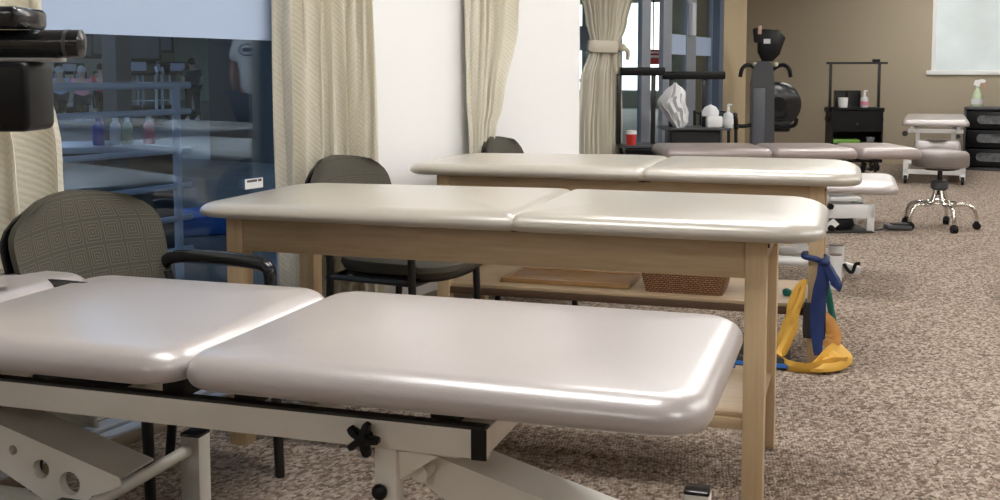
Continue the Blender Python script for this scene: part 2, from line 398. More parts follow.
# ceiling lights
def ceiling_light(x, y, m='lamp', z=2.75):
    t = thing('ceiling_light', 'recessed rectangular ceiling light panel over the treatment area', 'ceiling light', (x,y,z), 0, 'ceiling light panels')
    MB().b2((-.64,-.34,-.03),(.64,-.30,0)).b2((-.64,.30,-.03),(.64,.34,0)).b2((-.64,-.3,-.03),(-.6,.3,0)).b2((.6,-.3,-.03),(.64,.3,0)).obj('frame', 'paint_white', t, smooth=False)
    MB().b2((-.6,-.3,-.02),(.6,.3,-.008)).obj('diffuser', m, t, smooth=False)
    return t
cl = ceiling_light(-1.3, 1.9)
for x, y in ((-1.3,4.0),(-1.3,6.0),(-1.3,8.4),(-1.5,10.8),(-1.5,13.2),(1.8,.7),(1.6,3.6),(1.6,6.0),(1.6,8.4),(1.6,10.8),(4.2,2.4),(4.2,6.0),(4.2,9.6)):
    dup(cl, (x,y,2.75))
dup(cl, (-.4,-2.6,2.75))  # unseen panel added behind the camera to brighten the frame under the nearest table

# ------------------------------------------------------------------ curtains
def curtain(name, label, X, prof, amp=.045, folds=8, z0=.055, z1=2.45, nz=40, ns=14, seed=1):
    """prof: list of (z, Yleft, Yright, amplitude factor)"""
    rnd = random.Random(seed)
    t = thing(name, label, 'curtain', (X, (prof[0][1]+prof[0][2])/2, 0), 0)
    yc = t.location.y
    def at(z):
        for (za, la, ra, fa), (zb, lb, rb, fb) in zip(prof, prof[1:]):
            if za <= z <= zb:
                k = (z-za)/(zb-za); k = k*k*(3-2*k)
                return la+(lb-la)*k, ra+(rb-ra)*k, fa+(fb-fa)*k
        return prof[-1][1:] if z > prof[-1][0] else prof[0][1:]
    mb = MB(); bm = mb.bm; uv = bm.loops.layers.uv.new('UVMap')
    n = folds*ns; ph = [rnd.uniform(-.8, .8) for _ in range(folds+1)]; am = [rnd.uniform(.6, 1.15) for _ in range(folds+1)]
    wd = [rnd.uniform(.6, 1.5) for _ in range(folds)]; cum = [0]
    for w in wd: cum.append(cum[-1]+w)
    grid = []
    for j in range(nz+1):
        z = z0+(z1-z0)*j/nz; l, r, f = at(z); row = []
        for i in range(n+1):
            k = i/ns; kf = min(int(k), folds-1); fr = k-kf
            u = (cum[kf]+wd[kf]*fr)/cum[-1]
            a = am[kf]*(1-fr)+am[kf+1]*fr
            s_ = math.sin(2*PI*fr); c_ = math.cos(2*PI*fr)
            dx = amp*f*a*(-c_)+amp*.15*math.sin(3*z+ph[kf]*4+6*u)
            y = l+(r-l)*(u+.22*s_/folds*(1 if f > .2 else .5))+.004*math.sin(5*z+i)
            row.append(bm.verts.new((dx, y-yc, z)))
        grid.append(row)
    for j in range(nz):
        for i in range(n):
            fc = bm.faces.new((grid[j][i], grid[j][i+1], grid[j+1][i+1], grid[j+1][i]))
            for lp, (ii, jj) in zip(fc.loops, ((i,j),(i+1,j),(i+1,j+1),(i,j+1))):
                lp[uv].uv = (ii/ns*.16, (z1-z0)*jj/nz)
    mb.obj('drape', 'curtain', t, solid=.004)
    mb = MB().b2((-.02, prof[-1][1]-yc-.05, z1+.0), (.02, prof[-1][2]-yc+.05, z1+.03), bev=.005)
    mb.obj('header_rail', 'white_bright', t)
    return t
CX_ = WX+.062
curtain('curtain', 'cream woven curtain at the left edge, behind the nearest chair', CX_, [(0,1.45,2.42,1),(.9,1.42,2.30,1),(1.2,1.40,2.24,1),(2.45,1.30,2.14,1)], folds=6, seed=3, amp=.045)
curtain('curtain', 'long cream curtain hanging straight between the dark glass and the white wall', CX_, [(0,3.28,3.97,1),(.9,3.28,3.90,1),(2.45,3.27,3.85,1)], folds=8, seed=5, amp=.034)
curtain('curtain', 'cream curtain drawn in low against the white wall above the small chair back', CX_, [(0,4.74,4.88,.5),(.66,4.73,4.90,.5),(.86,4.72,4.98,.5),(1.0,4.71,5.05,.8),(1.42,4.70,5.22,1),(2.45,4.68,5.6,1)], folds=6, seed=8, amp=.036)
c4 = curtain('curtain', 'far cream curtain gathered by a tie at its waist', WX2+.10, [(0,7.92,8.82,1),(.7,7.90,8.78,1),(1.1,7.98,8.74,.9),(1.33,8.14,8.70,.7),(1.40,8.16,8.70,.65),(1.55,8.08,8.84,.8),(1.85,7.95,9.0,1),(2.45,7.8,9.15,1)], folds=11, seed=11, amp=.038)
b = MB()
ring = [(.065*math.cos(a), .275*math.sin(a)+.0) for a in [2*PI*k/28 for k in range(28)]]
b.rings([[Vector((p[0]*s_, p[1]*s_, z)) for p in ring] for z, s_ in ((1.315,.96),(1.33,1.03),(1.36,1.05),(1.395,1.03),(1.41,.96))])
b.tube([(.05,.28,1.36),(.08,.34,1.33),(.07,.36,1.26)], lambda t: .022-.006*t, 8, 3)
b.sphere((.05,.29,1.36), .035)
o = b.obj('tie_back', 'curtain', c4); o['label'] = 'cream tie band knotted at the right'

# ------------------------------------------------------------------ wooden treatment tables
def wood_table(label, tx0, tx1, ty0, ty1, leg_l, leg_r, legy0, legy1, top=.775, under=.716, joint=None, shz=.24, rail='wood_edge'):
    """tx, ty in bay coordinates; local origin at the table's floor centre"""
    cx = (tx0+tx1)/2; cy = (ty0+ty1)/2
    t = thing('treatment_table', label, 'treatment table', tw(cx, cy), T)
    L = lambda x: x-cx
    Y = lambda y: y-cy
    j = L(joint)
    y0, y1 = Y(ty0), Y(ty1)
    o = MB().pad(L(tx0), j+.016, y0, y1, under, top, r=(.13,.04), edge=.042, crown=.012, taper=(.45,0)).obj('mattress', 'vinyl_cream', t)
    MB().pad(j-.016, L(tx1), y0, y1, under, top, r=(.04,.12), edge=.042, crown=.012, taper=(0,.14)).obj('mattress', 'vinyl_cream', t)
    a, bq = L(leg_l), L(leg_r); c, d = Y(legy0), Y(legy1)
    lw, ld = .056, .064
    for x in (a, bq-lw):
        for y in (c, d-ld):
            MB().b2((x,y,0),(x+lw,y+ld,under-.004), bev=.004).obj('leg', 'wood_v', t)
    MB().b2((a+lw,c+.004,under-.105),(bq-lw,c+.030,under-.004), bev=.002).obj('apron', 'wood', t)
    MB().b2((a+lw,d-.030,under-.105),(bq-lw,d-.004,under-.004), bev=.002).obj('apron', 'wood', t)
    for x in (a+.012, bq-.034):
        MB().b2((x,c+ld,under-.085),(x+.022,d-ld,under-.004), bev=.002).obj('end_rail', 'wood', t)
    o = MB().b2((a+.01,c+.03,shz-.015),(bq-.012,d-.01,shz), bev=.002).obj('shelf', 'wood', t)
    o = MB().b2((a+lw,c+.012,shz-.042),(bq-lw,c+.03,shz-.013), bev=.002).obj('shelf_rail', rail, t)
    if rail == 'wood_edge': o['label'] = 'dark shelf front rail'
    o = MB().b2((L(joint)-.025,c+.002,under-.008),(L(joint)+.025,c+.03,under+.006)).obj('hinge', 'black_steel', t)
    MB().cyl((bq-.001,c+.036,under-.02),(bq+.004,c+.036,under-.02), .006, seg=10).obj('bolt', 'black_steel', t)
    return t
wood_table('long wooden treatment table with cream two-part mattress, right behind the metal-framed one', -1.915, -.05, 2.86, 3.575, -1.81, -.196, 2.93, 3.46, top=.770, joint=-.875, rail='wood')
wood_table('second wooden treatment table, with wicker basket and board on its lower shelf', -1.83, .055, 4.36, 5.05, -1.69, -.082, 4.42, 4.97, top=.775, joint=-.785)

# ------------------------------------------------------------------ lift tables
def lift_table(label, vinyl, loc, rot, secs, depth, ztop, zbot, frame, base, detail=True, base_h=.28, legp=False, r=.075):
    """local origin = right end of the table at floor level, near side y=0; x negative to the left"""
    t = thing('treatment_table', label, 'treatment table', loc, rot)
    for x0, x1 in secs:
        MB().pad(x0, x1, 0, depth, zbot, ztop, r=r, edge=.042, crown=.010).obj('mattress', vinyl, t)
    wm = 'white_metal' if detail else 'white_bright'
    fx0, fx1, fy, fz0, fz1 = frame
    w = fz1-fz0
    b = MB()
    b.b2((fx0,fy,fz0),(fx1,fy+.028,fz1), bev=.003)
    b.b2((fx0,depth-fy-.028,fz0),(fx1,depth-fy,fz1), bev=.003)
    b.obj('top_frame', wm, t)
    for x in [fx1-.03]+[fx0+k*(fx1-fx0)/4 for k in range(4)]:
        MB().b2((x,fy+.028,fz0+.004),(x+.028,depth-fy-.028,fz1-.002), bev=.002).obj('cross_bar', wm, t)
    # thin dark runners between frame and pads
    o = MB().b2((fx0,fy+.001,fz1-.001),(fx1-.002,fy+.026,fz1+.005)).b2((fx0,depth-fy-.026,fz1-.001),(fx1-.002,depth-fy-.001,fz1+.005)).obj('runner', 'dark_rubber', t, smooth=False)
    for x0, x1 in secs:
        for xx in (max(x0, fx0+.02)+.05, min(x1, fx1)-.12):
            MB().b2((xx,fy+.035,fz1-.01),(xx+.05,depth-fy-.035,zbot+.004), bev=.003).obj('pad_support', 'dark_rubber', t)
    return t

# nearest table (bay coordinates: right end x=-.20, near side y=1.70)
X1, Y1 = -.20, 1.70
lt = lift_table('nearest treatment table, pinkish three-part mattress on a white metal lift frame', 'vinyl_pink', tw(X1, Y1), T,
                [(-.980,0),(-1.665,-.972),(-2.0,-1.655)], .705, .636, .572, (-1.97,-.40,.11,.466,.520), None, r=.09)
lx = lambda x: x-X1
ly = lambda y: y-Y1
def black_cap(lo, hi): return MB().b2(lo, hi, bev=.002)
# frame end: black upright strip at the corner
black_cap((lx(-.628),ly(1.8065),.465),(lx(-.599),ly(1.812),.521)).obj('end_cap', 'black_plastic', lt)
# star knob
def star(c, rr=.030):
    b = MB(); pts = []
    n = 60
    for k in range(n):
        a = 2*PI*k/n; q = rr*(.66+.34*(abs(math.cos(2.5*a+.3))**.8*2-1)) if False else rr*(.70+.30*max(-1,min(1,1.5*math.cos(5*a+.6))))
        pts.append((c[0]+q*math.cos(a+.12), c[2]+q*math.sin(a+.12)))
    sc = lambda s_: [(c[0]+(p[0]-c[0])*s_, c[2]+(p[1]-c[2])*s_) for p in pts]
    b.rings([[Vector((p[0], y, p[1])) for p in sc(s_)] for y, s_ in ((c[1],.82),(c[1]-.004,1),(c[1]-.016,1),(c[1]-.021,.85),(c[1]-.023,.5))])
    b.cyl((c[0],c[1]+.02,c[2]),(c[0],c[1]-.01,c[2]), .010, seg=14)
    return b
star((lx(-.828),ly(1.795),.490), .033).obj('star_knob', 'black_plastic', lt)
# hanging bracket with ball knob
br = MB().b2((lx(-.822),ly(1.822),.17),(lx(-.778),ly(1.858),.466), bev=.003).prism([(lx(-.778),.455),(lx(-.700),.466),(lx(-.70),.455),(lx(-.778),.40)], ly(1.835), ly(1.85)).b2((lx(-.72),ly(1.835),.455),(lx(-.66),ly(2.24),.468)).obj('bracket', 'white_metal', lt)
MB().sphere((lx(-.806),ly(1.808),.385), .0155, (1,.8,1)).cyl((lx(-.806),ly(1.825),.385),(lx(-.806),ly(1.808),.385), .008, seg=10).obj('ball_knob', 'black_plastic', br)
MB().tube([(lx(-.735),ly(1.93),.46),(lx(-.735),ly(1.93),.41),(lx(-.715),ly(1.93),.36),(lx(-.68),ly(1.93),.29),(lx(-.64),ly(1.95),.16),(lx(-.7),ly(1.97),.09)], .0085, 10, 5).obj('hydraulic_hose', 'hose', lt)
# parallelogram lift arms: folded channel with lightening holes
def arm(x, z, L=.60, holes=True, y0=1.90, y1=2.02, sgn=1):
    """x,z = upper pivot end; the arm drops to the right; triangular side plate"""
    sl = -.276
    b = MB(); bm = b.bm
    top = lambda u: z+sl*u
    # top flange
    b.rings([[Vector((lx(x+u), ly(y), top(u)+dz)) for (y, dz) in ((y0,0),(y1,0),(y1,-.005),(y0,-.005))] for u in (0, L)])
    # side plate outline with holes cut as triangulated fill
    out = [(0,top(0)),(L,top(L)),(L,top(L)-.02)]+([(.40,top(L)-.035),(.36,top(0)-.17),(.335,top(0)-.225)] if holes else [(L+.02,top(L)-.05),(L-.03,top(L)-.085),(.42,top(0)-.225)])+[(.31,top(0)-.225),(.10,top(0)-.125),(-.02,top(0)-.05)]
    hs = [(.163,top(0)-.090,.011),(.235,top(0)-.124,.021),(.308,top(0)-.148,.026)] if holes else []
    for yy in (y0+.001, y0+.005):
        edges = []
        vs = [bm.verts.new((lx(x+p[0]), ly(yy), p[1])) for p in out]
        for i in range(len(vs)): edges.append(bm.edges.new((vs[i], vs[(i+1) % len(vs)])))
        for hx, hz, hr in hs:
            hv = [bm.verts.new((lx(x+hx)+hr*math.cos(2*PI*k/24), ly(yy), hz+hr*math.sin(2*PI*k/24))) for k in range(24)]
            for i in range(24): edges.append(bm.edges.new((hv[i], hv[(i+1) % 24])))
        bmesh.ops.triangle_fill(bm, edges=edges, use_beauty=True, use_dissolve=False)
    for hx, hz, hr in hs:   # rolled rims of the holes
        for r_ in (hr,):
            v0 = [[Vector((lx(x+hx)+(r_)*math.cos(2*PI*k/24), ly(yy), hz+(r_)*math.sin(2*PI*k/24))) for k in range(24)] for yy in (y0+.001, y0+.022)]
            b.rings(v0, False, False)
    return b
for ax, az, hh in ((-1.875,.427,True),(-.757,.437,False)):
    a_ = arm(ax, az, holes=hh, L=.435 if hh else .62).obj('lift_arm', 'white_metal', lt)
    MB().cyl((lx(ax+.01),ly(1.86),az-.03),(lx(ax+.01),ly(2.06),az-.03), .016).obj('pivot', 'white_metal', a_)
o = MB().b2((lx(-1.88),ly(1.90),.40),(lx(-1.80),ly(2.02),.466), bev=.004).obj('pivot_bracket', 'dark_rubber', lt)
# base frame: rails, capped posts, round cross tubes
b = MB()
for y in (1.80, 2.245):
    b.b2((lx(-2.10),ly(y)-.02,.03),(lx(-.20),ly(y)+.03,.08), bev=.004)
b.obj('base_frame', 'white_metal', lt)
for px_, nm in ((-1.525,'post'),(-.310,'post')):
    for y in (1.775, 2.245):
        p = MB().b2((lx(px_),ly(y),.08),(lx(px_)+.052,ly(y)+.05,.277), bev=.003).obj('post', 'white_metal', lt)
        MB().b2((lx(px_)-.001,ly(y)-.001,.275),(lx(px_)+.053,ly(y)+.051,.284), bev=.0035).obj('post_cap', 'black_gloss', p)
MB().cyl((lx(-1.505),ly(2.25),.243),(lx(-1.505),ly(1.82),.243), .0145).obj('cross_tube', 'white_metal', lt)
MB().cyl((lx(-.285),ly(2.25),.12),(lx(-.285),ly(1.82),.12), .0145).obj('cross_tube', 'white_metal', lt)
o = MB().b2((lx(-1.62),ly(1.86),.10),(lx(-1.28),ly(1.99),.20), bev=.015).b2((lx(-1.66),ly(1.84),.17),(lx(-1.58),ly(1.9),.235), bev=.01).obj('motor', 'black_plastic', lt)

# low table seen to the right behind the wooden tables
lt4 = lift_table('lift treatment table with pale mattress, white posts behind the second wooden table', 'vinyl_pink', tw(.255, 5.92), T,
                 [(-.93,0),(-1.90,-.92)], .67, .585, .525, (-1.75,-.36,.12,.43,.48), None, detail=False)
for py_, hh, w in ((.17,.18,.07),(.52,.18,.088)):
    p = MB().cyl((-.305,py_,0),(-.305,py_,hh), w/2, seg=24).obj('post', 'white_bright', lt4)
    MB().cyl((-.305,py_,hh-.001),(-.305,py_,hh+.004), w/2*.95, seg=24).obj('post_cap', 'wood_edge', p)
    MB().cyl((-1.6,py_,.135),(-.31,py_,.135), .026).obj('base_rail', 'white_bright', lt4)
    MB().cyl((-1.6,py_,0),(-1.6,py_,hh), w/2, seg=24).obj('post', 'white_bright', lt4)
MB().box((-.22,.50,.055), (.10,.05,.05), Matrix.Rotation(.3,4,'Y'), bev=.012).obj('foot_lever', 'white_bright', lt4)
MB().tube([(-.262,.47,.085),(-.24,.47,.05),(-.215,.47,.04),(-.20,.47,.085),(-.175,.47,.09)], .010, 8, 3).obj('lever_grip', 'black_plastic', lt4)
for xx in (-1.5, -.5):
    MB().prism([(xx,.16),(xx+.07,.16),(xx-.10,.44),(xx-.17,.44)], .30, .36).obj('lift_arm', 'white_bright', lt4)

# third lift table, parallel to the back of the bay
lt5 = lift_table('long three-part mauve-brown lift table in front of the arm-crank machine and black carts', 'vinyl_brown', (-1.08,8.265,0), R(28.6),
                 [(-.46,0),(-1.07,-.455),(-1.85,-1.065)], .66, .615, .535, (-1.7,-.52,.12,.47,.52), None, detail=False, r=.06)
b = MB().b2((-.62,.12,.10),(-.30,.15,.20), bev=.004).b2((-.352,.12,0),(-.30,.16,.20), bev=.003).b2((-.352,.50,0),(-.30,.54,.20), bev=.003).b2((-.33,.16,.13),(-.30,.50,.19), bev=.003).b2((-1.6,.12,.10),(-.62,.15,.20), bev=.004).b2((-1.6,.12,0),(-1.55,.16,.1))
b.b2((-1.6,.5,.10),(-.33,.53,.20), bev=.004).b2((-.60,.2,.215),(-.37,.46,.245), bev=.004).b2((-1.6,.5,0),(-1.55,.54,.1))
b.obj('base_frame', 'white_bright', lt5)
MB().prism([(-.70,.02),(-.60,.10),(-.56,.06),(-.64,-.0)], .10, .12).prism([(-.66,.16),(-.58,.23),(-.9,.50),(-.98,.50)], .22, .30).obj('lift_arm', 'white_bright', lt5)
MB().cyl((-.62,.09,.03),(-.62,.12,.03), .025).cyl((-.63,.11,.19),(-.63,.08,.19), .022).obj('caster', 'black_plastic', lt5)
MB().box((-.50,.24,.055), (.13,.2,.08), Matrix.Rotation(-.3,4,'Y'), bev=.02).obj('motor', 'black_plastic', lt5)
MB().b2((-1.5,.06,.002),(-.32,.5,.010), bev=.002).obj('base_plate', 'dark_rubber', lt5)
star((-.325,.10,.475), .04).cyl((-.40,.08,.50),(-.40,.12,.44),.02).obj('star_knob', 'black_plastic', lt5)

# far table, seen end-on
t6 = thing('treatment_table', 'far treatment table seen end-on by the back wall, on white legs with casters', 'treatment table', (-1.47,11.98,0), R(7))
MB().pad(-.325,.325,0,1.85,.60,.665, r=.06, edge=.03).obj('mattress', 'vinyl_pink', t6)
MB().pad(-.20,.25,-.06,.10,.33,.46, r=.05, edge=.03).obj('face_cushion', 'vinyl_pink', t6)
b = MB()
for x in (-.30,.25):
    b.b2((x,.08,.10),(x+.05,.13,.34), bev=.003); b.b2((x,.06,.05),(x+.05,1.7,.11), bev=.004)
    b.b2((x*.62,.10,.34),(x*.62+.04,.14,.60), bev=.003); b.b2((x*.8,.05,.54),(x*.8+.04,1.75,.60), bev=.003)
b.b2((-.30,.08,.10),(.30,.12,.15), bev=.003); b.b2((-.26,.06,.53),(.27,.10,.57), bev=.003); b.b2((-.25,.10,.20),(.28,.13,.24), bev=.003)
b.obj('frame', 'white_bright', t6)
for x, y in ((-.275,.07),(.275,.07),(-.275,1.7),(.275,1.7)):
    MB().cyl((x-.014,y,.036),(x+.014,y,.036), .034, seg=18).b2((x-.018,y-.012,.05),(x+.018,y+.012,.085)).obj('caster', 'black_plastic', t6)
MB().cyl((-.29,.03,.52),(-.29,.08,.52), .028).cyl((.22,.03,.50),(.22,.08,.50), .022).obj('knob', 'dark_rubber', t6)

# ------------------------------------------------------------------ stool
st = thing('rolling_stool', 'round grey padded stool on a chrome five-leg base with casters', 'stool', (-1.0,8.70,0), R(0))
st.location = (-1.02, 8.66, 0)
MB().lathe([(.02,.455),(.17,.455),(.192,.462),(.2,.478),(.2,.535),(.196,.556),(.18,.572),(.12,.580),(0,.582)], seg=40).obj('seat', 'vinyl_grey', st)
MB().lathe([(.11,.435),(.13,.455),(0,.456)], seg=24).obj('seat_plate', 'black_steel', st)
MB().lathe([(.0,.25),(.018,.25),(.018,.44),(0,.44)], seg=18).obj('gas_lift', 'black_steel', st)
MB().lathe([(0,.285),(.045,.285),(.062,.30),(.062,.345),(.045,.36),(0,.36)], seg=24).obj('hub', 'charcoal', st)
for k in range(5):
    a = R(28.6-90+72*k+2); d = Vector((math.cos(a), math.sin(a), 0))
    P = [d*.025+Vector((0,0,.30)), d*.05+Vector((0,0,.22)), d*.09+Vector((0,0,.178)), d*.18+Vector((0,0,.182)), d*.235+Vector((0,0,.155)), d*.258+Vector((0,0,.10)), d*.262+Vector((0,0,.055))]
    lg = MB().tube(P, .0135, 12, 5).obj('leg', 'chrome', st)
    q = d*.262; n_ = Vector((-d.y, d.x, 0))
    MB().cyl(q+Vector((0,0,.028))-n_*.02, q+Vector((0,0,.028))+n_*.02, .028, seg=18).cyl(q+Vector((0,0,.04)), q+Vector((0,0,.062)), .016).obj('caster', 'black_plastic', lg)
MB().tube([(.12*math.cos(2*PI*k/24), .12*math.sin(2*PI*k/24), .195) for k in range(24)], .009, 8, closed=True).obj('foot_ring', 'chrome', st)
fp = thing('foot_pedal', 'dark foot pedal on the carpet between low table and stool, with its cord', 'foot pedal', (-1.27,8.42,0), R(28.6))
MB().box((0,0,.022), (.19,.10,.034), Matrix.Rotation(.05,4,'Y'), bev=.014).obj('housing', 'charcoal', fp)
MB().b2((-.05,-.035,.038),(.07,.035,.052), bev=.006).obj('treadle', 'dark_rubber', fp)
MB().tube([(-.08,0,.02),(-.14,-.02,.006),(-.22,-.06,.005),(-.30,-.07,.005),(-.42,-.05,.005)], .005, 8, 5).obj('cord', 'black_plastic', fp)

# ------------------------------------------------------------------ chairs
def shell(mb, w, z0, z1, x0, x1, th, wrap, uvs=True, n=24, m=14, inset=0, back=False):
    """curved, round-cornered back panel; local +x is the front"""
    bm = mb.bm; uv = bm.loops.layers.uv.new('UVMap')
    F = []; 
    def pt(u, v, off):
        # u,v in -1..1 ; map the square to a rounded outline, narrower at the foot
        vv = v; 
        q = 1-max(0, (v-.25)/.75)**3*.42 - max(0, (-v-.4)/.6)**2*.10
        q *= 1 - .05*(1-v)/2
        y = u*w/2*q
        zz = z0+(z1-z0)*(v+1)/2 - .018*(u*u)*(v+1)/2*1.2
        t = (zz-z0)/(z1-z0)
        x = x0+(x1-x0)*t + wrap*u*u + off
        return Vector((x, y, zz))
    for off, flip in ((th/2, False), (-th/2, True)):
        G = []
        for j in range(m+1):
            v = -1+2*j/m; row = []
            for i in range(n+1):
                u = -1+2*i/n
                e = max(abs(u)**6, abs(v)**6)
                row.append(bm.verts.new(pt(u, v, off*(1-.55*e))))
            G.append(row)
        F.append(G)
        for j in range(m):
            for i in range(n):
                f = (G[j][i], G[j][i+1], G[j+1][i+1], G[j+1][i])
                ij = ((i,j),(i+1,j),(i+1,j+1),(i,j+1))
                if flip: f = f[::-1]; ij = ij[::-1]
                fc = bm.faces.new(f)
                for lp, (a, b_) in zip(fc.loops, ij): lp[uv].uv = (a/n*w*1.05, b_/m*(z1-z0)*1.05)
    A, B = F
    def strip(a, b_):
        for k in range(len(a)-1): bm.faces.new((a[k], a[k+1], b_[k+1], b_[k]))
    strip(A[0], B[0]); strip(B[m], A[m]); strip([r[0] for r in B], [r[0] for r in A]); strip([r[n] for r in A], [r[n] for r in B])
    return mb
def chair(label, loc, rot):
    t = thing('armchair', label, 'chair', loc, rot)
    mb = shell(MB(), .55, .47, .825, -.230, -.325, .045, .05)
    mb.obj('backrest', 'upholstery', t)
    shell(MB(), .565, .46, .815, -.260, -.355, .022, .052).obj('back_shell', 'black_plastic', t)
    # seat
    b = MB(); prof = [(.86,.405),(.96,.415),(1,.435),(.985,.455),(.92,.468),(.7,.474),(.35,.47),(.02,.468)]
    rings = []
    for s_, z in prof:
        ring = []
        for k in range(40):
            a = 2*PI*k/40; ca, sa = math.cos(a), math.sin(a)
            ex_ = .25*s_*(abs(ca)**.62)*(1 if ca >= 0 else -1); ey_ = .245*s_*(abs(sa)**.62)*(1 if sa >= 0 else -1)
            ring.append(Vector((ex_+.035, ey_, z-.010*(ca > .4)*s_)))
        rings.append(ring)
    b.rings(rings).obj('seat', 'upholstery', t)
    b = MB(); b.rings([[Vector((.03+.235*s_*(abs(math.cos(2*PI*k/32))**.7)*(1 if math.cos(2*PI*k/32) >= 0 else -1), .23*s_*(abs(math.sin(2*PI*k/32))**.7)*(1 if math.sin(2*PI*k/32) >= 0 else -1), z)) for k in range(32)] for s_, z in ((.6,.375),(.93,.385),(1,.405),(.8,.412))]).obj('seat_shell', 'black_plastic', t)
    for s_ in (-1, 1):
        y = .255*s_
        MB().tube([(.165,y*.99,.60),(.172,y,.45),(.180,y*1.01,.2),(.186,y*1.02,0)], .0145, 12, 3).obj('leg', 'black_steel', t)
        MB().tube([(-.20,y*.98,.57),(-.18,y,.44),(-.19,y*1.0,.2),(-.215,y*1.01,0)], .0145, 12, 3).obj('leg', 'black_steel', t)
        MB().tube([(-.215,y*.98,.535),(-.220,y*.985,.575),(-.195,y*1.0,.605),(-.12,y*1.01,.617),(.02,y*1.02,.618),(.12,y*1.02,.613),(.160,y*1.01,.598),(.168,y,.555),(.168,y,.52)], lambda u: .0165+.004*math.sin(PI*u), 14, 5).obj('armrest', 'black_gloss', t)
        MB().tube([(-.19,y,.39),(.17,y,.39)], .012, 8).obj('side_rail', 'black_steel', t)
    for x in (-.19,.17):
        MB().tube([(x,-.255,.385),(x,.255,.385)], .012, 8).obj('cross_rail', 'black_steel', t)
    return t
ch = chair('nearest armchair with olive-grey patterned back, behind the metal-framed table', (-2.190,2.121,0), R(4))
dup(ch, (-2.345,3.54,0), R(3), label='olive-grey armchair tucked behind the first wooden table, by the straight curtain')
dup(ch, (-2.42,5.0,0), R(10), label='small distant armchair back showing past the second wooden table, below the drawn-in curtain')

# ------------------------------------------------------------------ things on and around table shelves
def table2(x, y, z): return tw(x, y, z)
bk = thing('wicker_basket', 'brown wicker basket on the lower shelf of the second wooden table', 'basket', tw(-.635, 4.62, .24), T)
b = MB(); bm = b.bm; uv = bm.loops.layers.uv.new('UVMap')
def rrect(hx, hy, r, n=5):
    o = []
    for cx, cy, a0 in ((hx-r,hy-r,0),(-hx+r,hy-r,90),(-hx+r,-hy+r,180),(hx-r,-hy+r,270)):
        for k in range(n+1): a = R(a0+90*k/n); o.append((cx+r*math.cos(a), cy+r*math.sin(a)))
    return o
rows = []
per = rrect(.185,.13,.025); acc = [0]
for k in range(len(per)): acc.append(acc[-1]+math.dist(per[k], per[(k+1) % len(per)]))
for z, s_ in ((0,.86),(.03,.90),(.06,.94),(.09,.97),(.12,1.0),(.125,.97),(.09,.94),(.02,.87)):
    rows.append(([bm.verts.new((p[0]*s_, p[1]*s_, z+.001)) for p in per], z))
for (ra, za), (rb, zb) in zip(rows, rows[1:]):
    n = len(per)
    for k in range(n):
        f = bm.faces.new((ra[k], ra[(k+1) % n], rb[(k+1) % n], rb[k]))
        for lp, q in zip(f.loops, ((acc[k],za),(acc[k+1],za),(acc[k+1],zb),(acc[k],zb))): lp[uv].uv = q
bm.faces.new(rows[0][0][::-1]); bm.faces.new(rows[-1][0])
b.obj('body', 'wicker', bk)
b = MB(); pr_ = [Vector((p[0]*1.01, p[1]*1.01, .122)) for p in rrect(.185,.13,.025)]
b.tube(pr_, .008, 8, closed=True).obj('rim', 'wicker', bk)
bd = thing('wooden_board', 'flat varnished wooden tray board left of the basket on the shelf', 'board', tw(-1.15, 4.68, .24), T)
MB().b2((-.285,-.15,.001),(.285,.15,.015), bev=.004).obj('panel', 'board', bd)
MB().b2((-.285,-.15,.014),(.285,-.12,.020), bev=.003).b2((-.285,.12,.014),(.285,.15,.020), bev=.003).b2((-.285,-.12,.014),(-.255,.12,.020), bev=.003).b2((.255,-.12,.014),(.285,.12,.020), bev=.003).obj('rim', 'board', bd)
gn = MB().lathe([(0,0),(.014,0),(.019,.010),(.018,.022),(.009,.028),(0,.03)], seg=18).obj('exercise_putty_cup', 'teal', loc=tw(-.225,4.60,.2415)); tag(gn, 'small dark green cup on the shelf beside the table leg', 'cup')
mt_ = thing('foam_pad', 'black foam pad with a blue edge on the carpet between the wooden tables', 'pad', tw(-.40,4.40,0), R(11))
MB().b2((-.26,-.08,.002),(.20,.10,.052), bev=.012).obj('pad', 'blackband', mt_)
MB().b2((-.262,-.083,.012),(.202,-.079,.028), bev=.001).obj('edge_strip', 'blue_mat', mt_)
cr_ = MB().tube([tw(-.44,3.18,.2465),tw(-.395,3.27,.2465),tw(-.365,3.35,.2465),tw(-.32,3.41,.2465)], .0055, 8, 6).obj('jump_rope', 'blue_mat'); tag(cr_, 'thin blue cord lying on the lower shelf of the first wooden table', 'cord')

# resistance bands tied around the right leg of the second wooden table
lgx, lgy = -.082, 4.42
def ribbon(pts, w, axis, th=.0035, sm=6, twist=0):
    P = smooth_path(pts, sm); b = MB(); rings = []; n = len(P)
    for i, p in enumerate(P):
        d = (P[min(i+1,n-1)]-P[max(i-1,0)]).normalized(); k = i/(n-1)
        a = Matrix.Rotation(twist*k, 3, d) @ Vector(axis)
        a = (a-d*a.dot(d)).normalized(); nn = d.cross(a).normalized()
        ww = (w(k) if callable(w) else w)/2
        fold = .10*ww*math.sin(9*k*PI)
        rings.append([p+a*ww+nn*fold, p+a*ww*.3+nn*th, p-a*ww*.3+nn*th*.6, p-a*ww-nn*fold, p-a*ww*.3-nn*th, p+a*ww*.3-nn*th*1.3])
    return b.rings(rings)
def TW(pts): return [tw(*p) for p in pts]
cam_r = (.878,.479,0)
f_ = lgy-.012
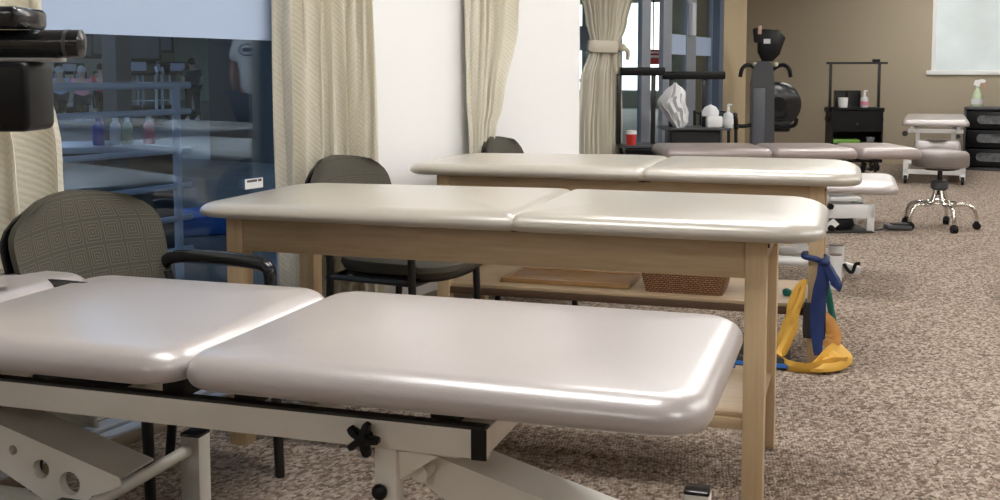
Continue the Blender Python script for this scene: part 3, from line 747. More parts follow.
# navy band: a loop round the leg and a long tail hanging in front
nb = thing('resistance_band', 'long navy blue resistance band knotted high on the table leg, hanging down', 'resistance band', tw(lgx,f_,0), 0)
inv = nb.location.copy()
def rel(pts): return [tw(*p)-inv for p in pts]
cz = .425
MB().tube(rel([(lgx-.068,f_,cz+.012),(lgx-.03,f_-.006,cz+.006),(lgx+.008,f_-.004,cz-.006),(lgx+.012,f_+.04,cz),(lgx+.008,f_+.088,cz),(lgx-.03,f_+.092,cz),(lgx-.068,f_+.088,cz+.01),(lgx-.074,f_+.04,cz+.012)]), .012, 10, 5, closed=True).obj('loop', 'navy', nb)
ribbon(rel([(lgx+.004,f_-.012,cz-.002),(lgx+.000,f_-.020,cz-.07),(lgx-.012,f_-.022,cz-.15),(lgx-.016,f_-.024,cz-.24),(lgx-.014,f_-.034,cz-.31),(lgx-.010,f_-.044,.060)]), lambda k: .022+.038*math.sin(PI*min(1,.15+k*.80)), cam_r, .006).obj('tail', 'navy', nb)
ribbon(rel([(lgx+.006,f_-.014,cz),(lgx+.032,f_-.020,cz-.045),(lgx+.052,f_-.024,cz-.085),(lgx+.045,f_-.028,cz-.10)]), lambda k: .03+.02*k, cam_r, .008).obj('short_end', 'navy', nb)
MB().sphere(tw(lgx+.006,f_-.014,cz-.004)-inv, .020, (1.1,.9,.9)).obj('knot', 'navy', nb)
# charcoal band wrapped low
cb = MB(); cb.rings([[tw(lgx-.028+sx*.036*s_, lgy+.032+sy*.040*s_, z) for sx, sy in ((1,1),(-1,1),(-1,-1),(1,-1))] for z, s_ in ((.115,1.12),(.15,1.22),(.20,1.18),(.255,1.10))])
tag(cb.obj('resistance_band', 'blackband'), 'charcoal resistance band wrapped round the lower part of the table leg', 'resistance band')
# yellow band: loop at the left of the leg and pile on the carpet
yb = thing('resistance_band', 'yellow resistance band looped beside the table leg, its tail lying on the carpet', 'resistance band', tw(lgx-.06,f_-.03,0), 0); inv = yb.location.copy()
ribbon(rel([(lgx-.060,f_-.004,.345),(lgx-.090,f_-.010,.315),(lgx-.112,f_-.016,.25),(lgx-.118,f_-.018,.20),(lgx-.135,f_-.022,.15),(lgx-.152,f_-.03,.09),(lgx-.15,f_-.045,.04)]), lambda k: .022+.035*k, cam_r, .005, twist=1.2).obj('loop', 'yellow', yb)
ribbon(rel([(lgx-.068,f_-.008,.34),(lgx-.078,f_-.018,.28),(lgx-.098,f_-.026,.215),(lgx-.105,f_-.03,.16),(lgx-.13,f_-.04,.10),(lgx-.15,f_-.06,.045),(lgx-.11,f_-.09,.020),(lgx-.05,f_-.10,.018),(lgx+.0,f_-.09,.026),(lgx+.045,f_-.05,.032),(lgx+.09,f_-.02,.03)]), lambda k: .020+.055*k, (0,0,1), .008, twist=.5).obj('tail', 'yellow', yb)
b = MB()
cl_ = [(lgx-.04,f_-.10,.02),(lgx+.02,f_-.11,.022),(lgx+.085,f_-.05,.024),(lgx+.118,f_+.0,.050),(lgx+.06,f_+.01,.10),(lgx+.02,f_-.03,.085),(lgx-.01,f_-.07,.055)]
cc = sum((tw(*p) for p in cl_), Vector())/len(cl_)-inv
rg = [p for p in smooth_path(rel(cl_), 4, True)]
b.rings([[cc+(p-cc)*s_+Vector((0,0,dz)) for p in rg] for s_, dz in ((1,-.008),(1,.006),(.75,.016),(.5,.002),(.25,.018),(.05,.006))])
b.obj('folds', 'yellow', yb)
ob = ribbon(TW([(lgx+.002,f_+.03,.20),(lgx+.025,f_+.02,.18),(lgx+.045,f_+.01,.14),(lgx+.045,f_+.0,.11),(lgx+.02,f_-.01,.08)]), .055, cam_r, .006, twist=.4).obj('resistance_band', 'orange'); tag(ob, 'short orange-tan resistance band bulging behind the navy tail', 'resistance band')
gb = ribbon(TW([(lgx+.008,lgy+.08,.33),(lgx+.022,lgy+.08,.27),(lgx+.036,lgy+.08,.20),(lgx+.05,lgy+.085,.13)]), .028, cam_r, .005).obj('resistance_band', 'teal'); tag(gb, 'dark green resistance band hanging at the right behind the table leg', 'resistance band')

# ------------------------------------------------------------------ equipment stand at the left edge
def cam_pt(px_, py_, Z):        # layout helper: distances read from the photograph, turned into room coordinates
    p = math.atan(88/1100); yw = R(28.6)
    f = Vector((-math.sin(yw)*math.cos(p), math.cos(yw)*math.cos(p), -math.sin(p))); r = Vector((math.cos(yw), math.sin(yw), 0)); u = r.cross(f)
    return Vector((0,0,1.155))+f*Z+r*((px_-500)/1100*Z)-u*((py_-160)/1100*Z)
q = cam_pt(0, 44, 1.75)
es = thing('equipment_stand', 'black equipment on a stand cut by the left edge, round-ended bar above a boxy case', 'equipment', (q.x-.06, q.y-.03, 0), R(28.6))
zb = q.z
MB().tube([(-.36,0,zb),(.185,0,zb),(.196,0,zb),(.200,0,zb)], lambda t: .0225 if t < .67 else (.020 if t < .99 else .010), 24).obj('handle_bar', 'black_gloss', es)
MB().cyl((.172,0,zb),(.178,0,zb), .0232, seg=24).obj('bar_ring', 'charcoal', es)
MB().b2((-.32,-.03,zb-.028),(.16,.03,zb-.022), bev=.001).obj('tray_edge', 'hose', es)
MB().b2((-.12,-.05,zb-.138),(.128,.06,zb-.028), bev=.012, seg=3).obj('battery_case', 'black_plastic', es)
MB().b2((-.24,-.06,zb-.142),(.052,.07,zb-.030), bev=.010, seg=3).obj('inner_case', 'black_plastic', es)
MB().box((-.02,.0,zb+.040), (.28,.12,.034), None, bev=.010, seg=3).box((-.02,.0,zb+.062), (.27,.11,.012), Matrix.Rotation(.10,4,'Y'), bev=.005).obj('console', 'black_gloss', es)
MB().tube([(-.20,-.058,zb+.058),(-.02,-.064,zb+.066),(.06,-.062,zb+.080),(.12,-.05,zb+.084)], .004, 8, 4).obj('console_trim', 'hose', es)
MB().tube([(-.05,-.062,zb+.036),(.045,-.062,zb+.037),(.072,-.062,zb+.040),(.078,-.061,zb+.050)], .0035, 8, 3).obj('display', 'led', es)
MB().cyl((-.22,0,.05),(-.22,0,zb+.03), .02).obj('pole', 'black_steel', es)
b = MB()
for k in range(5):
    a = 2*PI*k/5+.3; b.tube([(-.22,0,.09),(-.22+.25*math.cos(a),.25*math.sin(a),.055)], .016, 10)
b.obj('base', 'black_steel', es)
for k in range(5):
    a = 2*PI*k/5+.3; MB().sphere((-.22+.25*math.cos(a), .25*math.sin(a), .028), .028).obj('caster', 'black_plastic', es)

# ------------------------------------------------------------------ back of the room
# arm-crank exercise machine
q = cam_pt(763, 150, 12.0)
ub = thing('arm_exercise_machine', 'tall black arm-crank exercise machine with round flywheel against the back wall', 'exercise machine', (q.x, q.y, 0), R(20))
MB().prism([(-.30,.0),(.30,.0),(.30,.06),(-.30,.06)], -.10, .30).b2((-.2,-.3,0),(-.13,.5,.06), bev=.01).b2((.13,-.3,0),(.2,.5,.06), bev=.01).obj('base', 'charcoal', ub)
MB().prism([(-.13,.05),(.09,.05),(.11,.3),(.095,1.05),(.08,1.22),(.04,1.27),(-.07,1.27),(-.12,1.22),(-.145,1.02)], -.12, .12).obj('column', 'charcoal', ub)
MB().b2((-.125,-.126,.1),(.0,-.118,.98), bev=.004).obj('front_panel', mat('grey_panel', (.11,.115,.135,1), .4), ub)
MB().lathe([(0,-.06),(.20,-.06),(.245,-.04),(.25,.0),(.245,.04),(.20,.06),(0,.06)], (.17,.20,.80), 40, Matrix.Rotation(PI/2,3,'X')).obj('flywheel', 'black_gloss', ub)
MB().cyl((.17,.27,.80),(.17,.12,.80), .08, seg=24).b2((.02,.1,.5),(.30,.3,.62), bev=.03).obj('hub_cover', 'black_plastic', ub)
sc_ = MB(); sc_.rings([[Vector((x*s_+.02, y_, 1.47+z*s_)) for x, z in ((-.10,.12),(-.05,.145),(.12,.135),(.19,.05),(.13,-.13),(.06,-.20),(-.05,-.20),(-.10,-.10))] for y_, s_ in ((-.06,.9),(-.05,1),(.03,1),(.06,.85))])
con = sc_.obj('console', 'black_plastic', ub)
MB().b2((-.02,-.068,1.46),(.05,-.058,1.51)).obj('screen', 'bag', con)
MB().box((-.09,-.05,1.55), (.08,.08,.16), Matrix.Rotation(-.12,4,'Y'), bev=.02).obj('side_pod', 'black_plastic', con)
MB().b2((-.085,-.10,1.56),(-.045,-.085,1.65), bev=.006).obj('tag', 'skin_light', con)
MB().cyl((0,0,1.25),(.02,0,1.32), .045).obj('neck', 'black_steel', ub)
for s_ in (-1, 1):
    MB().tube([(s_*.05,-.06,1.15),(s_*.12,-.08,1.21),(s_*.19,-.10,1.23),(s_*.245,-.12,1.19),(s_*.265,-.12,1.10)], .022, 12, 4).obj('crank_arm', 'black_plastic', ub)
    MB().tube([(s_*.06,-.06,.60),(s_*.2,-.08,.57),(s_*.29,-.10,.575),(s_*.325,-.12,.60),(s_*.335,-.12,.66)], .022, 12, 4).obj('pedal_arm', 'black_plastic', ub)
    MB().sphere((s_*.11,-.09,1.235), .028).obj('joint', 'curtain', ub)

def cart(label, loc, rot, w=.60, bar_z=1.24, body=.72, inner=True, tee=False, group=None):
    t = thing('utility_cart', label, 'cart', loc, rot)
    h = w/2
    if tee:
        MB().b2((-w*.56,-.05,bar_z-.035),(w*.54,.05,bar_z+.035), bev=.012).obj('top_bar', 'black_plastic', t)
        for x in (-.20,.09): MB().b2((x-.018,-.02,body),(x+.018,.02,bar_z-.02) if x > 0 else (x+.018,.02,bar_z-.02), bev=.004).obj('upright', 'black_steel', t)
        MB().b2((-h*.9,-.2,.08),(h*.82,.2,body-.02), bev=.012).obj('cabinet', 'black_plastic', t)
        MB().b2((-h-.04,-.24,body-.02),(h+.04,.24,body), bev=.004).obj('shelf', 'charcoal', t)
    else:
        MB().b2((-h-.04,-.02,bar_z-.012),(h+.08,.04,bar_z+.014), bev=.003).obj('top_bar', 'black_steel', t)
        for x in (-h+.01, h-.01): MB().b2((x-.015,-.01,body),(x+.015,.03,bar_z-.01), bev=.003).obj('upright', 'black_steel', t)
        MB().b2((-h,-.22,.10),(-h+.02,.22,body)).b2((h-.02,-.22,.10),(h,.22,body)).b2((-h,.2,.10),(h,.22,body)).b2((-h,-.22,body-.02),(h,.22,body)).b2((-h,-.22,.30),(h,.22,.32)).b2((-h,-.22,.10),(h,.22,.12)).b2((-h+.02,-.21,.46),(h-.02,.2,body-.03)).obj('cabinet', 'black_plastic', t, smooth=False)
        MB().cyl((-.0,-.23,.55),(0,-.21,.55),.012).obj('knob', 'charcoal', t)
        for x in (-h-.02, h+.02): MB().b2((x-.02,-.1,body-.05),(x+.02,.1,body-.0), bev=.005).b2((x-.012,-.1,body-.16),(x+.012,.1,body-.12), bev=.005).obj('side_handle', 'black_plastic', t)
        MB().b2((h-.09,-.03,bar_z+.014),(h-.01,.04,bar_z+.045), bev=.005).obj('clip', 'black_plastic', t)
    for x in (-h+.04, h-.04):
        for y in (-.18,.18): MB().sphere((x,y,.04), .04, (.6,1,1)).cyl((x,y,.06),(x,y,.11),.01).obj('caster', 'black_plastic', t)
    return t
q = cam_pt(853, 150, 13.1)
CA = R(22)
cart('black utility cart with tall thin bar frame against the back wall, bottles on top', (q.x,q.y,0), CA, w=.58, bar_z=1.26, body=.735)
cq = Vector((q.x,q.y,0)); cr3 = Matrix.Rotation(CA,3,'Z')
def on_cart(x, y, z): return cq+cr3 @ Vector((x,y,z))
bx = thing('wire_rack', 'small black rack standing on the cart against the back wall', 'rack', on_cart(-.06,.06,.735), CA)
MB().b2((-.16,-.05,.001),(.14,.06,.012)).b2((-.16,.05,.001),(.14,.06,.20)).b2((-.16,-.05,.0),(-.15,.06,.20)).b2((.13,-.05,0),(.14,.06,.20)).b2((-.01,-.05,0),(0,.06,.19)).obj('body', 'black_steel', bx, smooth=False)
cp = MB().lathe([(0,.001),(.052,.001),(.06,.12),(.054,.12),(.05,.01),(0,.01)], seg=20).obj('cup', 'paper', loc=on_cart(-.15,-.10,.735)); tag(cp, 'white cup at the left of the cart top', 'cup')
def pump_bottle(label, loc, rot=0, body='clear_bottle', band='pink', s=1.0, group=None):
    t = thing('pump_bottle', label, 'bottle', loc, rot, group)
    MB().lathe([(0,.001),(.040*s,.001),(.045*s,.01*s),(.045*s,.10*s),(.038*s,.125*s),(.016*s,.135*s),(.016*s,.15*s),(0,.15*s)], seg=20).obj('body', body, t)
    MB().lathe([(.0455*s,.03*s),(.0465*s,.03*s),(.0465*s,.075*s),(.0455*s,.075*s)], seg=20).obj('label', band, t)
    MB().cyl((0,0,.15*s),(0,0,.185*s), .012*s).tube([(0,0,.18*s),(0,-.0,.2*s),(.035*s,0,.195*s)], .009*s, 8, 3).obj('pump', 'paper', t)
    return t
pump_bottle('clear pump bottle with a pink label on the cart by the back wall', on_cart(.10,-.08,.735))
gf = MB().b2((-.155,-.14,.001),(.155,.12,.045), bev=.004).obj('green_folder_box', 'green', loc=on_cart(-.12,-.06,.3205), rotz=CA); tag(gf, 'bright green flat box on the middle shelf of the cart', 'box')
gc = MB().lathe([(0,.001),(.045,.001),(.05,.07),(.045,.075),(0,.075)], seg=18).obj('jar', 'grey_card', loc=on_cart(.17,-.12,.3205)); tag(gc, 'round grey jar beside the green box on the cart shelf', 'jar')

# carts by the glass doors
q1 = cam_pt(693, 150, 9.75)
CB = R(28)
cart('black T-topped cart with a white plastic bag, in front of the sliding glass doors', (q1.x,q1.y,0), CB, w=.50, bar_z=1.125, body=.672, tee=True)
q2 = cam_pt(642, 150, 9.3)
cart('black T-topped cart half hidden by the tied curtain', (q2.x,q2.y,0), CB, w=.34, bar_z=1.16, body=.55, tee=True)
# plastic bag hanging from the bar
p = cam_pt(675, 108, 9.55)
b = MB(); rings = []
for k, (z, wx, wy, dx) in enumerate(((-.20,.006,.006,.045),(-.17,.035,.03,.04),(-.125,.075,.05,.035),(-.085,.085,.055,.02),(-.04,.10,.06,.01),(0,.112,.07,-.01),(.05,.118,.06,-.03),(.09,.105,.06,-.02),(.13,.09,.05,-.005),(.165,.06,.035,.0),(.19,.025,.02,.0),(.21,.012,.010,.0))):
    rings.append([Vector((dx+wx*math.cos(2*PI*j/24)*(1+.13*math.sin(3*j*.9+k*.7)), wy*math.sin(2*PI*j/24)*(1+.25*math.sin(4*j*.6+k)), z+.012*math.sin(j*1.1))) for j in range(24)])
b.rings(rings)
b = b.obj('plastic_bag', 'bag', loc=p, rotz=CB); tag(b, 'white plastic bag hanging on the cart by the glass doors', 'bag')
def oncart1(x, y, z): return Vector((q1.x,q1.y,0))+Matrix.Rotation(CB,3,'Z') @ Vector((x,y,z))
wp = thing('wipes_pack', 'white tissue pack with peaked tissue on the cart shelf right of the plastic bag', 'tissue pack', oncart1(.17,-.16,.672), CB)
MB().b2((-.085,-.05,.001),(.05,.05,.10), bev=.015).obj('box', 'paper', wp)
MB().rings([[Vector((x*s_-.05, y*s_, z)) for x, y in ((.07,0),(.03,.03),(-.03,.03),(-.07,0),(-.03,-.03),(.03,-.03))] for z, s_ in ((.10,1),(.14,1.1),(.18,.7),(.20,.1))]).obj('tissue', 'bag', wp)
pump_bottle('clear pump bottle beside the tissue pack on the cart by the glass doors', oncart1(.275,-.16,.672), band='bag')
q3 = Vector((q2.x,q2.y,0))+Matrix.Rotation(CB,3,'Z') @ Vector((-.11,-.15,.55))
can = thing('paper_cup', 'red and white cup beside the tied curtain', 'cup', cam_pt(628,123,8.9), 0)
can.location = (q3.x, q3.y, .5505)
MB().lathe([(0,0),(.04,0),(.045,.09),(0,.09)], seg=20).obj('cup', 'red', can); MB().lathe([(0,.09),(.047,.09),(.045,.12),(0,.125)], seg=20).obj('lid', 'paper', can)
# black bin + tubs near left cart
bn = thing('black_tub', 'open black tub low in front of the glass beside the tied curtain', 'tub', cam_pt(641,150,8.7)*1, R(28)); bn.location.z = 0
MB().rings([[Vector((x*s_, y*s_, z)) for x, y in rrect(.13,.11,.03)] for z, s_ in ((.0,.8),(.52,1),(.53,1.06),(.55,1.06),(.55,.96),(.30,.9))]).obj('body', 'black_plastic', bn)
# walker
q = cam_pt(722, 150, 10.3)
wk = thing('walking_frame', 'black metal walking frame with curved handles left of the golden tan pier', 'walker', (q.x,q.y,0), R(28))
for s_, y in ((0,0),(1,.35)):
    MB().tube([(-.20,y,.01),(-.20,y,.72),(-.17,y,.76),(.09,y,.755),(.125,y,.70),(.13,y,.01)], .016, 10, 3).obj('side_frame', 'black_steel', wk)
    MB().tube([(.0,y,.757),(.10,y,.755),(.125,y,.70),(.128,y,.62)], .022, 10, 3).obj('grip', 'black_plastic', wk)
MB().cyl((-.20,0,.45),(-.20,.35,.45), .013).cyl((-.2,0,.25),(-.2,.35,.25),.013).obj('cross_bar', 'black_steel', wk)

# drawer unit and spray bottle at the right
dq = cam_pt(1000, 160, 13.25)
du = thing('drawer_unit', 'low black plastic drawer unit against the back wall, cut by the right edge', 'drawer unit', (-1.02,14.22,0), 0)
MB().b2((-.39,-.2,.0),(.39,.22,.035), bev=.01).b2((-.39,-.2,.0),(-.36,.22,.74), bev=.008).b2((.36,-.2,0),(.39,.22,.74), bev=.008).b2((-.39,-.2,.71),(.39,.22,.745), bev=.01).b2((-.38,.18,0),(.38,.22,.73)).obj('body', 'charcoal', du)
for z in (.05,.27,.49):
    dr = MB().b2((-.35,-.215,z),(.35,.17,z+.205), bev=.012).obj('drawer', 'black_plastic', du)
    b = MB(); b.rings([[Vector((x*s_, -.218-dd, z+.11+y*s_)) for x, y in rrect(.24,.05,.045)] for s_, dd in ((1,0),(1,.006),(.8,.003),(.3,.002))]).obj('grip_recess', mat('scuffed_grey_plastic', (.16,.165,.18,1), .5, noise=.6, nscale=18), dr)
sb = thing('spray_bottle', 'spray bottle of pale green cleaner with a white trigger head on the drawer unit', 'bottle', (-1.28,14.14,.7455), R(10))
MB().lathe([(0,0),(.055,0),(.062,.015),(.062,.10),(.052,.15),(.028,.20),(.018,.215),(.018,.235),(0,.235)], seg=22).obj('body', 'clear_green', sb)
MB().lathe([(.0625,.03),(.0635,.03),(.0635,.09),(.0625,.09)], seg=22).obj('label', 'bag', sb)
MB().b2((-.022,-.022,.235),(.022,.022,.26), bev=.004).prism([(-.045,.255),(-.03,.31),(.05,.325),(.085,.315),(.08,.285),(.03,.28),(.02,.255)], -.018, .018).obj('spray_head', 'paper', sb)
MB().tube([(.05,0,.285),(.075,0,.25),(.072,0,.215)], .009, 8, 3).obj('trigger', 'salmon', sb)

# small white card on the far edge of the first wooden table's glass
cd = thing('notice_card', 'small white printed card on the dark glass beside the straight curtain', 'card', (WX+.002, 3.19, .735), 0)
MB().b2((-.002,-.05,-.019),(.0,.05,.019)).obj('card', 'paper', cd, smooth=False)
MB().b2((.0,-.040,.006),(.001,.015,.015)).b2((.0,.022,.006),(.001,.04,.015)).obj('print', 'ink', cd, smooth=False)

# ------------------------------------------------------------------ people
def skin_obj(name, verts, edges, radii, m, parent, root=0, sub=1):
    me = bpy.data.meshes.new(name); me.from_pydata([tuple(v) for v in verts], edges, [])
    o = bpy.data.objects.new(name, me); C.objects.link(o); o.parent = parent
    sk = o.modifiers.new('skin', 'SKIN'); sk.use_smooth_shade = True
    for i, r_ in enumerate(radii):
        rr = r_ if isinstance(r_, tuple) else (r_, r_)
        me.skin_vertices[0].data[i].radius = rr
    me.skin_vertices[0].data[root].use_root = True
    sb_ = o.modifiers.new('sub', 'SUBSURF'); sb_.levels = sub; sb_.render_levels = sub
    me.materials.append(M[m]); return o
def person(label, loc, rot, pose, shirt, legs, skin, hair, logo=False, group=None, sleeves=True, shorts=False):
    """local +y is forward. pose: dict of joints"""
    t = thing('person', label, 'person', loc, rot, group)
    J = pose; V = []; E_ = []; Rr = []
    def add(p, r_, par=None):
        V.append(Vector(p)); Rr.append(r_); i = len(V)-1
        if par is not None: E_.append((par, i))
        return i
    pel = add(J['pelvis'], (.15,.12)); waist = add(J['waist'], (.135,.105), pel); chest = add(J['chest'], (.16,.115), waist)
    nk = add(J['neck'], .058, chest); nk2 = add(Vector(J['neck'])+Vector((0,.01,.05)), .052, nk)
    hd = add(Vector(J['head'])+Vector((0,0,-.04)), .075, nk2); hd2 = add(Vector(J['head'])+Vector((0,-.005,.035)), (.080,.092), hd); add(Vector(J['head'])+Vector((0,-.005,.095)), .055, hd2)
    hips = []
    for s_, sd in ((-1,'L'),(1,'R')):
        sh = add(J['sh'+sd], .062, chest); el = add(J['el'+sd], .042, sh); wr = add(J['wr'+sd], .028, el)
        d = (Vector(J['wr'+sd])-Vector(J['el'+sd])).normalized(); hdv = J.get('hand'+sd, d); hdv = Vector(hdv).normalized()
        side = hdv.cross(Vector((0,1,0)) if abs(hdv.y) < .9 else Vector((1,0,0))).normalized()
        pm = add(Vector(J['wr'+sd])+hdv*.055, (.036,.018), wr)
        for k, ln in enumerate((.072,.082,.076,.058)):
            base = V[pm]+side*(k-1.5)*.020+hdv*.022
            a = add(base, .0095, pm); bb = add(base+hdv*ln*.5, .009, a); add(base+hdv*ln*.92+Vector((0,0,-.014)), .0075, bb)
        tb = add(V[pm]+side*(-.036)-hdv*.012, .0105, pm); add(V[tb]+side*(-.022)+hdv*.032, .009, tb)
        hp = add(J['hip'+sd], .095, pel); kn = add(J['kn'+sd], .060, hp); an = add(J['an'+sd], .038, kn); add(Vector(J['an'+sd])+Vector((0,.14,-.05)), .034, an)
    skin_obj('body', V, E_, Rr, skin, t, 0, 2)
    # face
    h = Vector(J['head'])
    MB().sphere(h+Vector((0,.098,-.005)), .014, (.8,1.2,1.5)).sphere(h+Vector((-.078,0,0)), .022, (.4,.8,1.2)).sphere(h+Vector((.078,0,0)), .022, (.4,.8,1.2)).obj('nose_and_ears', skin, t)
    MB().sphere(h+Vector((-.03,.088,.02)), .010).sphere(h+Vector((.03,.088,.02)), .010).sphere(h+Vector((0,.088,-.045)), .014, (1.6,.6,.35)).obj('eyes_and_mouth', 'ink', t)
    # hair
    b = MB(); b.rings([[h+Vector((.094*s_*math.cos(a), -.008+.108*s_*math.sin(a), z)) for a in [2*PI*k/20 for k in range(20)]] for s_, z in ((.88,-.01),(1.0,.04),(.96,.085),(.75,.122),(.4,.142),(.05,.148))])
    bmesh.ops.translate(b.bm, vec=Vector((0,-.022,0)), verts=b.bm.verts)
    b.obj('hair', hair, t)
    # shirt
    V2 = [Vector(J['pelvis'])+Vector((0,0,-.02)), Vector(J['waist']), Vector(J['chest']), Vector(J['chest'])+(Vector(J['neck'])-Vector(J['chest']))*.62]
    E2 = [(0,1),(1,2),(2,3)]; R2 = [(.175,.14),(.165,.13),(.19,.14),(.085,.075)]
    for sd in 'LR':
        a = Vector(J['sh'+sd]); e = Vector(J['el'+sd]); V2 += [a, a+(e-a)*.62]; n_ = len(V2)
        E2 += [(2,n_-2),(n_-2,n_-1)]; R2 += [.082, .075]
    so = skin_obj('shirt', V2, E2, R2, shirt, t, 0, 2)
    if logo:
        c = Vector(J['chest']); b = MB()
        b.tube([Vector((c.x+.085*math.cos(2*PI*k/24), c.y-.158, c.z+.03+.045*math.sin(2*PI*k/24))) for k in range(24)], .006, 6, closed=True)
        b.b2((c.x-.045,c.y-.164,c.z+.015),(c.x+.045,c.y-.156,c.z+.045))
        b.obj('shirt_print', 'logo', t)
    V3 = [Vector(J['pelvis'])]; E3 = []; R3 = [(.172,.138)]
    for sd in 'LR':
        hp = Vector(J['hip'+sd]); kn = Vector(J['kn'+sd]); an = Vector(J['an'+sd])
        V3 += [hp, kn] + ([] if shorts else [an+(kn-an)*.06]); n_ = len(V3)
        if shorts: V3[-1] = hp+(kn-hp)*.85; E3 += [(0,n_-2),(n_-2,n_-1)]; R3 += [.112,.088]
        else: E3 += [(0,n_-3),(n_-3,n_-2),(n_-2,n_-1)]; R3 += [.110,.078,.06]
    skin_obj('shorts' if shorts else 'trousers', V3, E3, R3, legs, t, 0, 2)
    for sd in 'LR':
        an = Vector(J['an'+sd]); MB().sphere(an+Vector((0,.07,-.05)), .05, (.9,2.5,.75)).obj('shoe', 'paper', t)
    return t
stand = dict(pelvis=(0,0,.95), waist=(0,.01,1.10), chest=(0,.03,1.30), neck=(0,.03,1.46), head=(0,.06,1.62),
             shL=(-.19,.02,1.40), elL=(-.27,-.06,1.12), wrL=(-.25,-.10,.88), handL=(0,-.5,-1),
             shR=(.19,.02,1.40), elR=(.26,.0,1.12), wrR=(.27,.10,.90), hipL=(-.10,0,.90), knL=(-.11,.02,.50), anL=(-.12,0,.09), hipR=(.10,0,.90), knR=(.11,.03,.50), anR=(.12,.0,.09))
seat = dict(pelvis=(0,0,.62), waist=(0,.03,.76), chest=(0,.08,.94), neck=(0,.10,1.09), head=(0,.13,1.24),
            shL=(-.19,.09,1.03), elL=(-.23,.24,.84), wrL=(-.18,.46,.92), shR=(.19,.09,1.03), elR=(.23,.24,.84), wrR=(.18,.46,.92),
            hipL=(-.10,.02,.60), knL=(-.11,.42,.62), anL=(-.11,.50,.24), hipR=(.10,.02,.60), knR=(.11,.40,.55), anR=(.11,.40,.20))
# the person who shows as a reflection in the dark glass, standing outside the frame beside a further table
pz = person('person in a white t-shirt seen from behind, standing with one hand down by a table', (.30,6.82,0), R(0), stand, 'shirt_white', 'trousers', 'skin', 'hair_dark', logo=True, shorts=True)

wt = wood_table('wooden treatment table outside the frame, mirrored in the dark glass', 1.30, 3.17, 5.55, 6.22, 1.42, 3.05, 5.61, 6.16, top=.775, joint=2.2)
wt.location = (.90,6.22,0); wt.rotation_euler = (0,0,0)

# ------------------------------------------------------------------ gym beyond the glass
GX0, GX1, GY0, GY1 = -34, WX2-.25, -6, 34
struct(MB().b2((GX0,GY0,-.12),(WX2-.1,GY1,-.02)).b2((WX2-.1,GY0,-.12),(WX-.1,WY_END-.1,-.02)), 'floor_gym', 'gym_floor', smooth=False)
struct(MB().b2((GX0,GY0,4.2),(WX-.2,WY_END-.2,4.4)).b2((GX0,WY_END-.2,4.2),(WX2-.2,GY1,4.4)), 'ceiling_gym', 'gym_dark', smooth=False)
struct(MB().b2((GX0-.2,GY0,0),(GX0,GY1,4.3)), 'wall_gym_far', 'gym_wall', smooth=False)
struct(MB().b2((GX0,GY1,-.1),(-4.3,GY1+.2,4.3)), 'wall_gym_end', 'gym_green', smooth=False)
M['olive'] = mat('olive_room_reflection', (.34,.33,.24,1), .8)  # tone of the room's reflection in the door panes, put into the colour
struct(MB().b2((-7.3,19.8,-.1),(-4.3,20,4.3)), 'wall_gym_reflection', 'olive', smooth=False)  # wall added behind the doors, standing in for the reflected room
struct(MB().b2((-10.4,11.0,-.1),(-8.3,11.2,3.0)), 'wall_gym_backdrop', 'gym_dark', smooth=False)  # dark backdrop added so the mirrored person shows in the glass
struct(MB().b2((-4.45,14.65,-.1),(-4.3,GY1,4.3)), 'wall_gym_side', 'gym_green', smooth=False)
struct(MB().b2((GX0,GY0-.2,-.1),(WX,GY0,4.3)), 'wall_gym_near', 'gym_wall', smooth=False)
for k, (x, y, z) in enumerate(((-9,3,4.2),(-13,10,4.2),(-15,8,4.2),(-21,6,4.2),(-21,14,4.2),(-27,18,4.2),(-27,8,4.2),(-13,16,4.2),(-8,13,4.2),(-30,26,4.2),(-14,24,4.2),(-8,-2,4.2))):
    cg = dup(cl, (x,y,z), label='gym ceiling light panel beyond the glass', group='gym ceiling lights')
    for c_ in cg.children:
        if c_.name.startswith('diffuser'):
            c_.data = c_.data.copy(); c_.data.materials[0] = M['lamp_gym']
# daylight windows at the far end of the gym seen through the sliding doors
for k in range(4):
    x = -24.4+k*3.7
    w = struct(MB().b2((x-1.7,GY1-.08,.5),(x+1.7,GY1-.01,.56)).b2((x-1.7,GY1-.08,3.4),(x+1.7,GY1-.01,3.46)).b2((x-1.7,GY1-.08,.5),(x-1.64,GY1-.01,3.46)).b2((x+1.64,GY1-.08,.5),(x+1.7,GY1-.01,3.46)), 'window_%d' % (k+4), 'paint_white', smooth=False)
    MB().b2((x-1.64,GY1-.05,.56),(x+1.64,GY1-.03,3.4)).obj('window_glass', 'day', w, smooth=False)
# railing near the glass
rl = thing('guard_railing', 'pale metal guard railing with horizontal bars outside the dark glass', 'railing', (-4.5,1.0,0), 0)
for z, r_ in ((1.082,.020),(.935,.017),(.72,.017),(.52,.017),(.34,.017),(.16,.017)):
    MB().cyl((0,-4.5,z),(0,3.6,z), r_).obj('bar', 'alu_light', rl)
for y in (-4.4,-2.6,-.8,1.62,3.5):
    MB().cyl((0,y,0),(0,y,1.08), .024).obj('post', 'alu_light', rl)
# second railing seen through the sliding doors
rl2 = thing('guard_railing', 'pale railing lattice outside the sliding glass doors', 'railing', (-5.3,8.0,0), 0)
for z in (.16,.34,.52,.70,.88,1.06):
    MB().cyl((0,0,z),(0,4.6,z), .02).obj('bar', 'white_bright', rl2)
for k in range(9): MB().cyl((0,k*.57,0),(0,k*.57,1.06), .018).obj('post', 'white_bright', rl2)

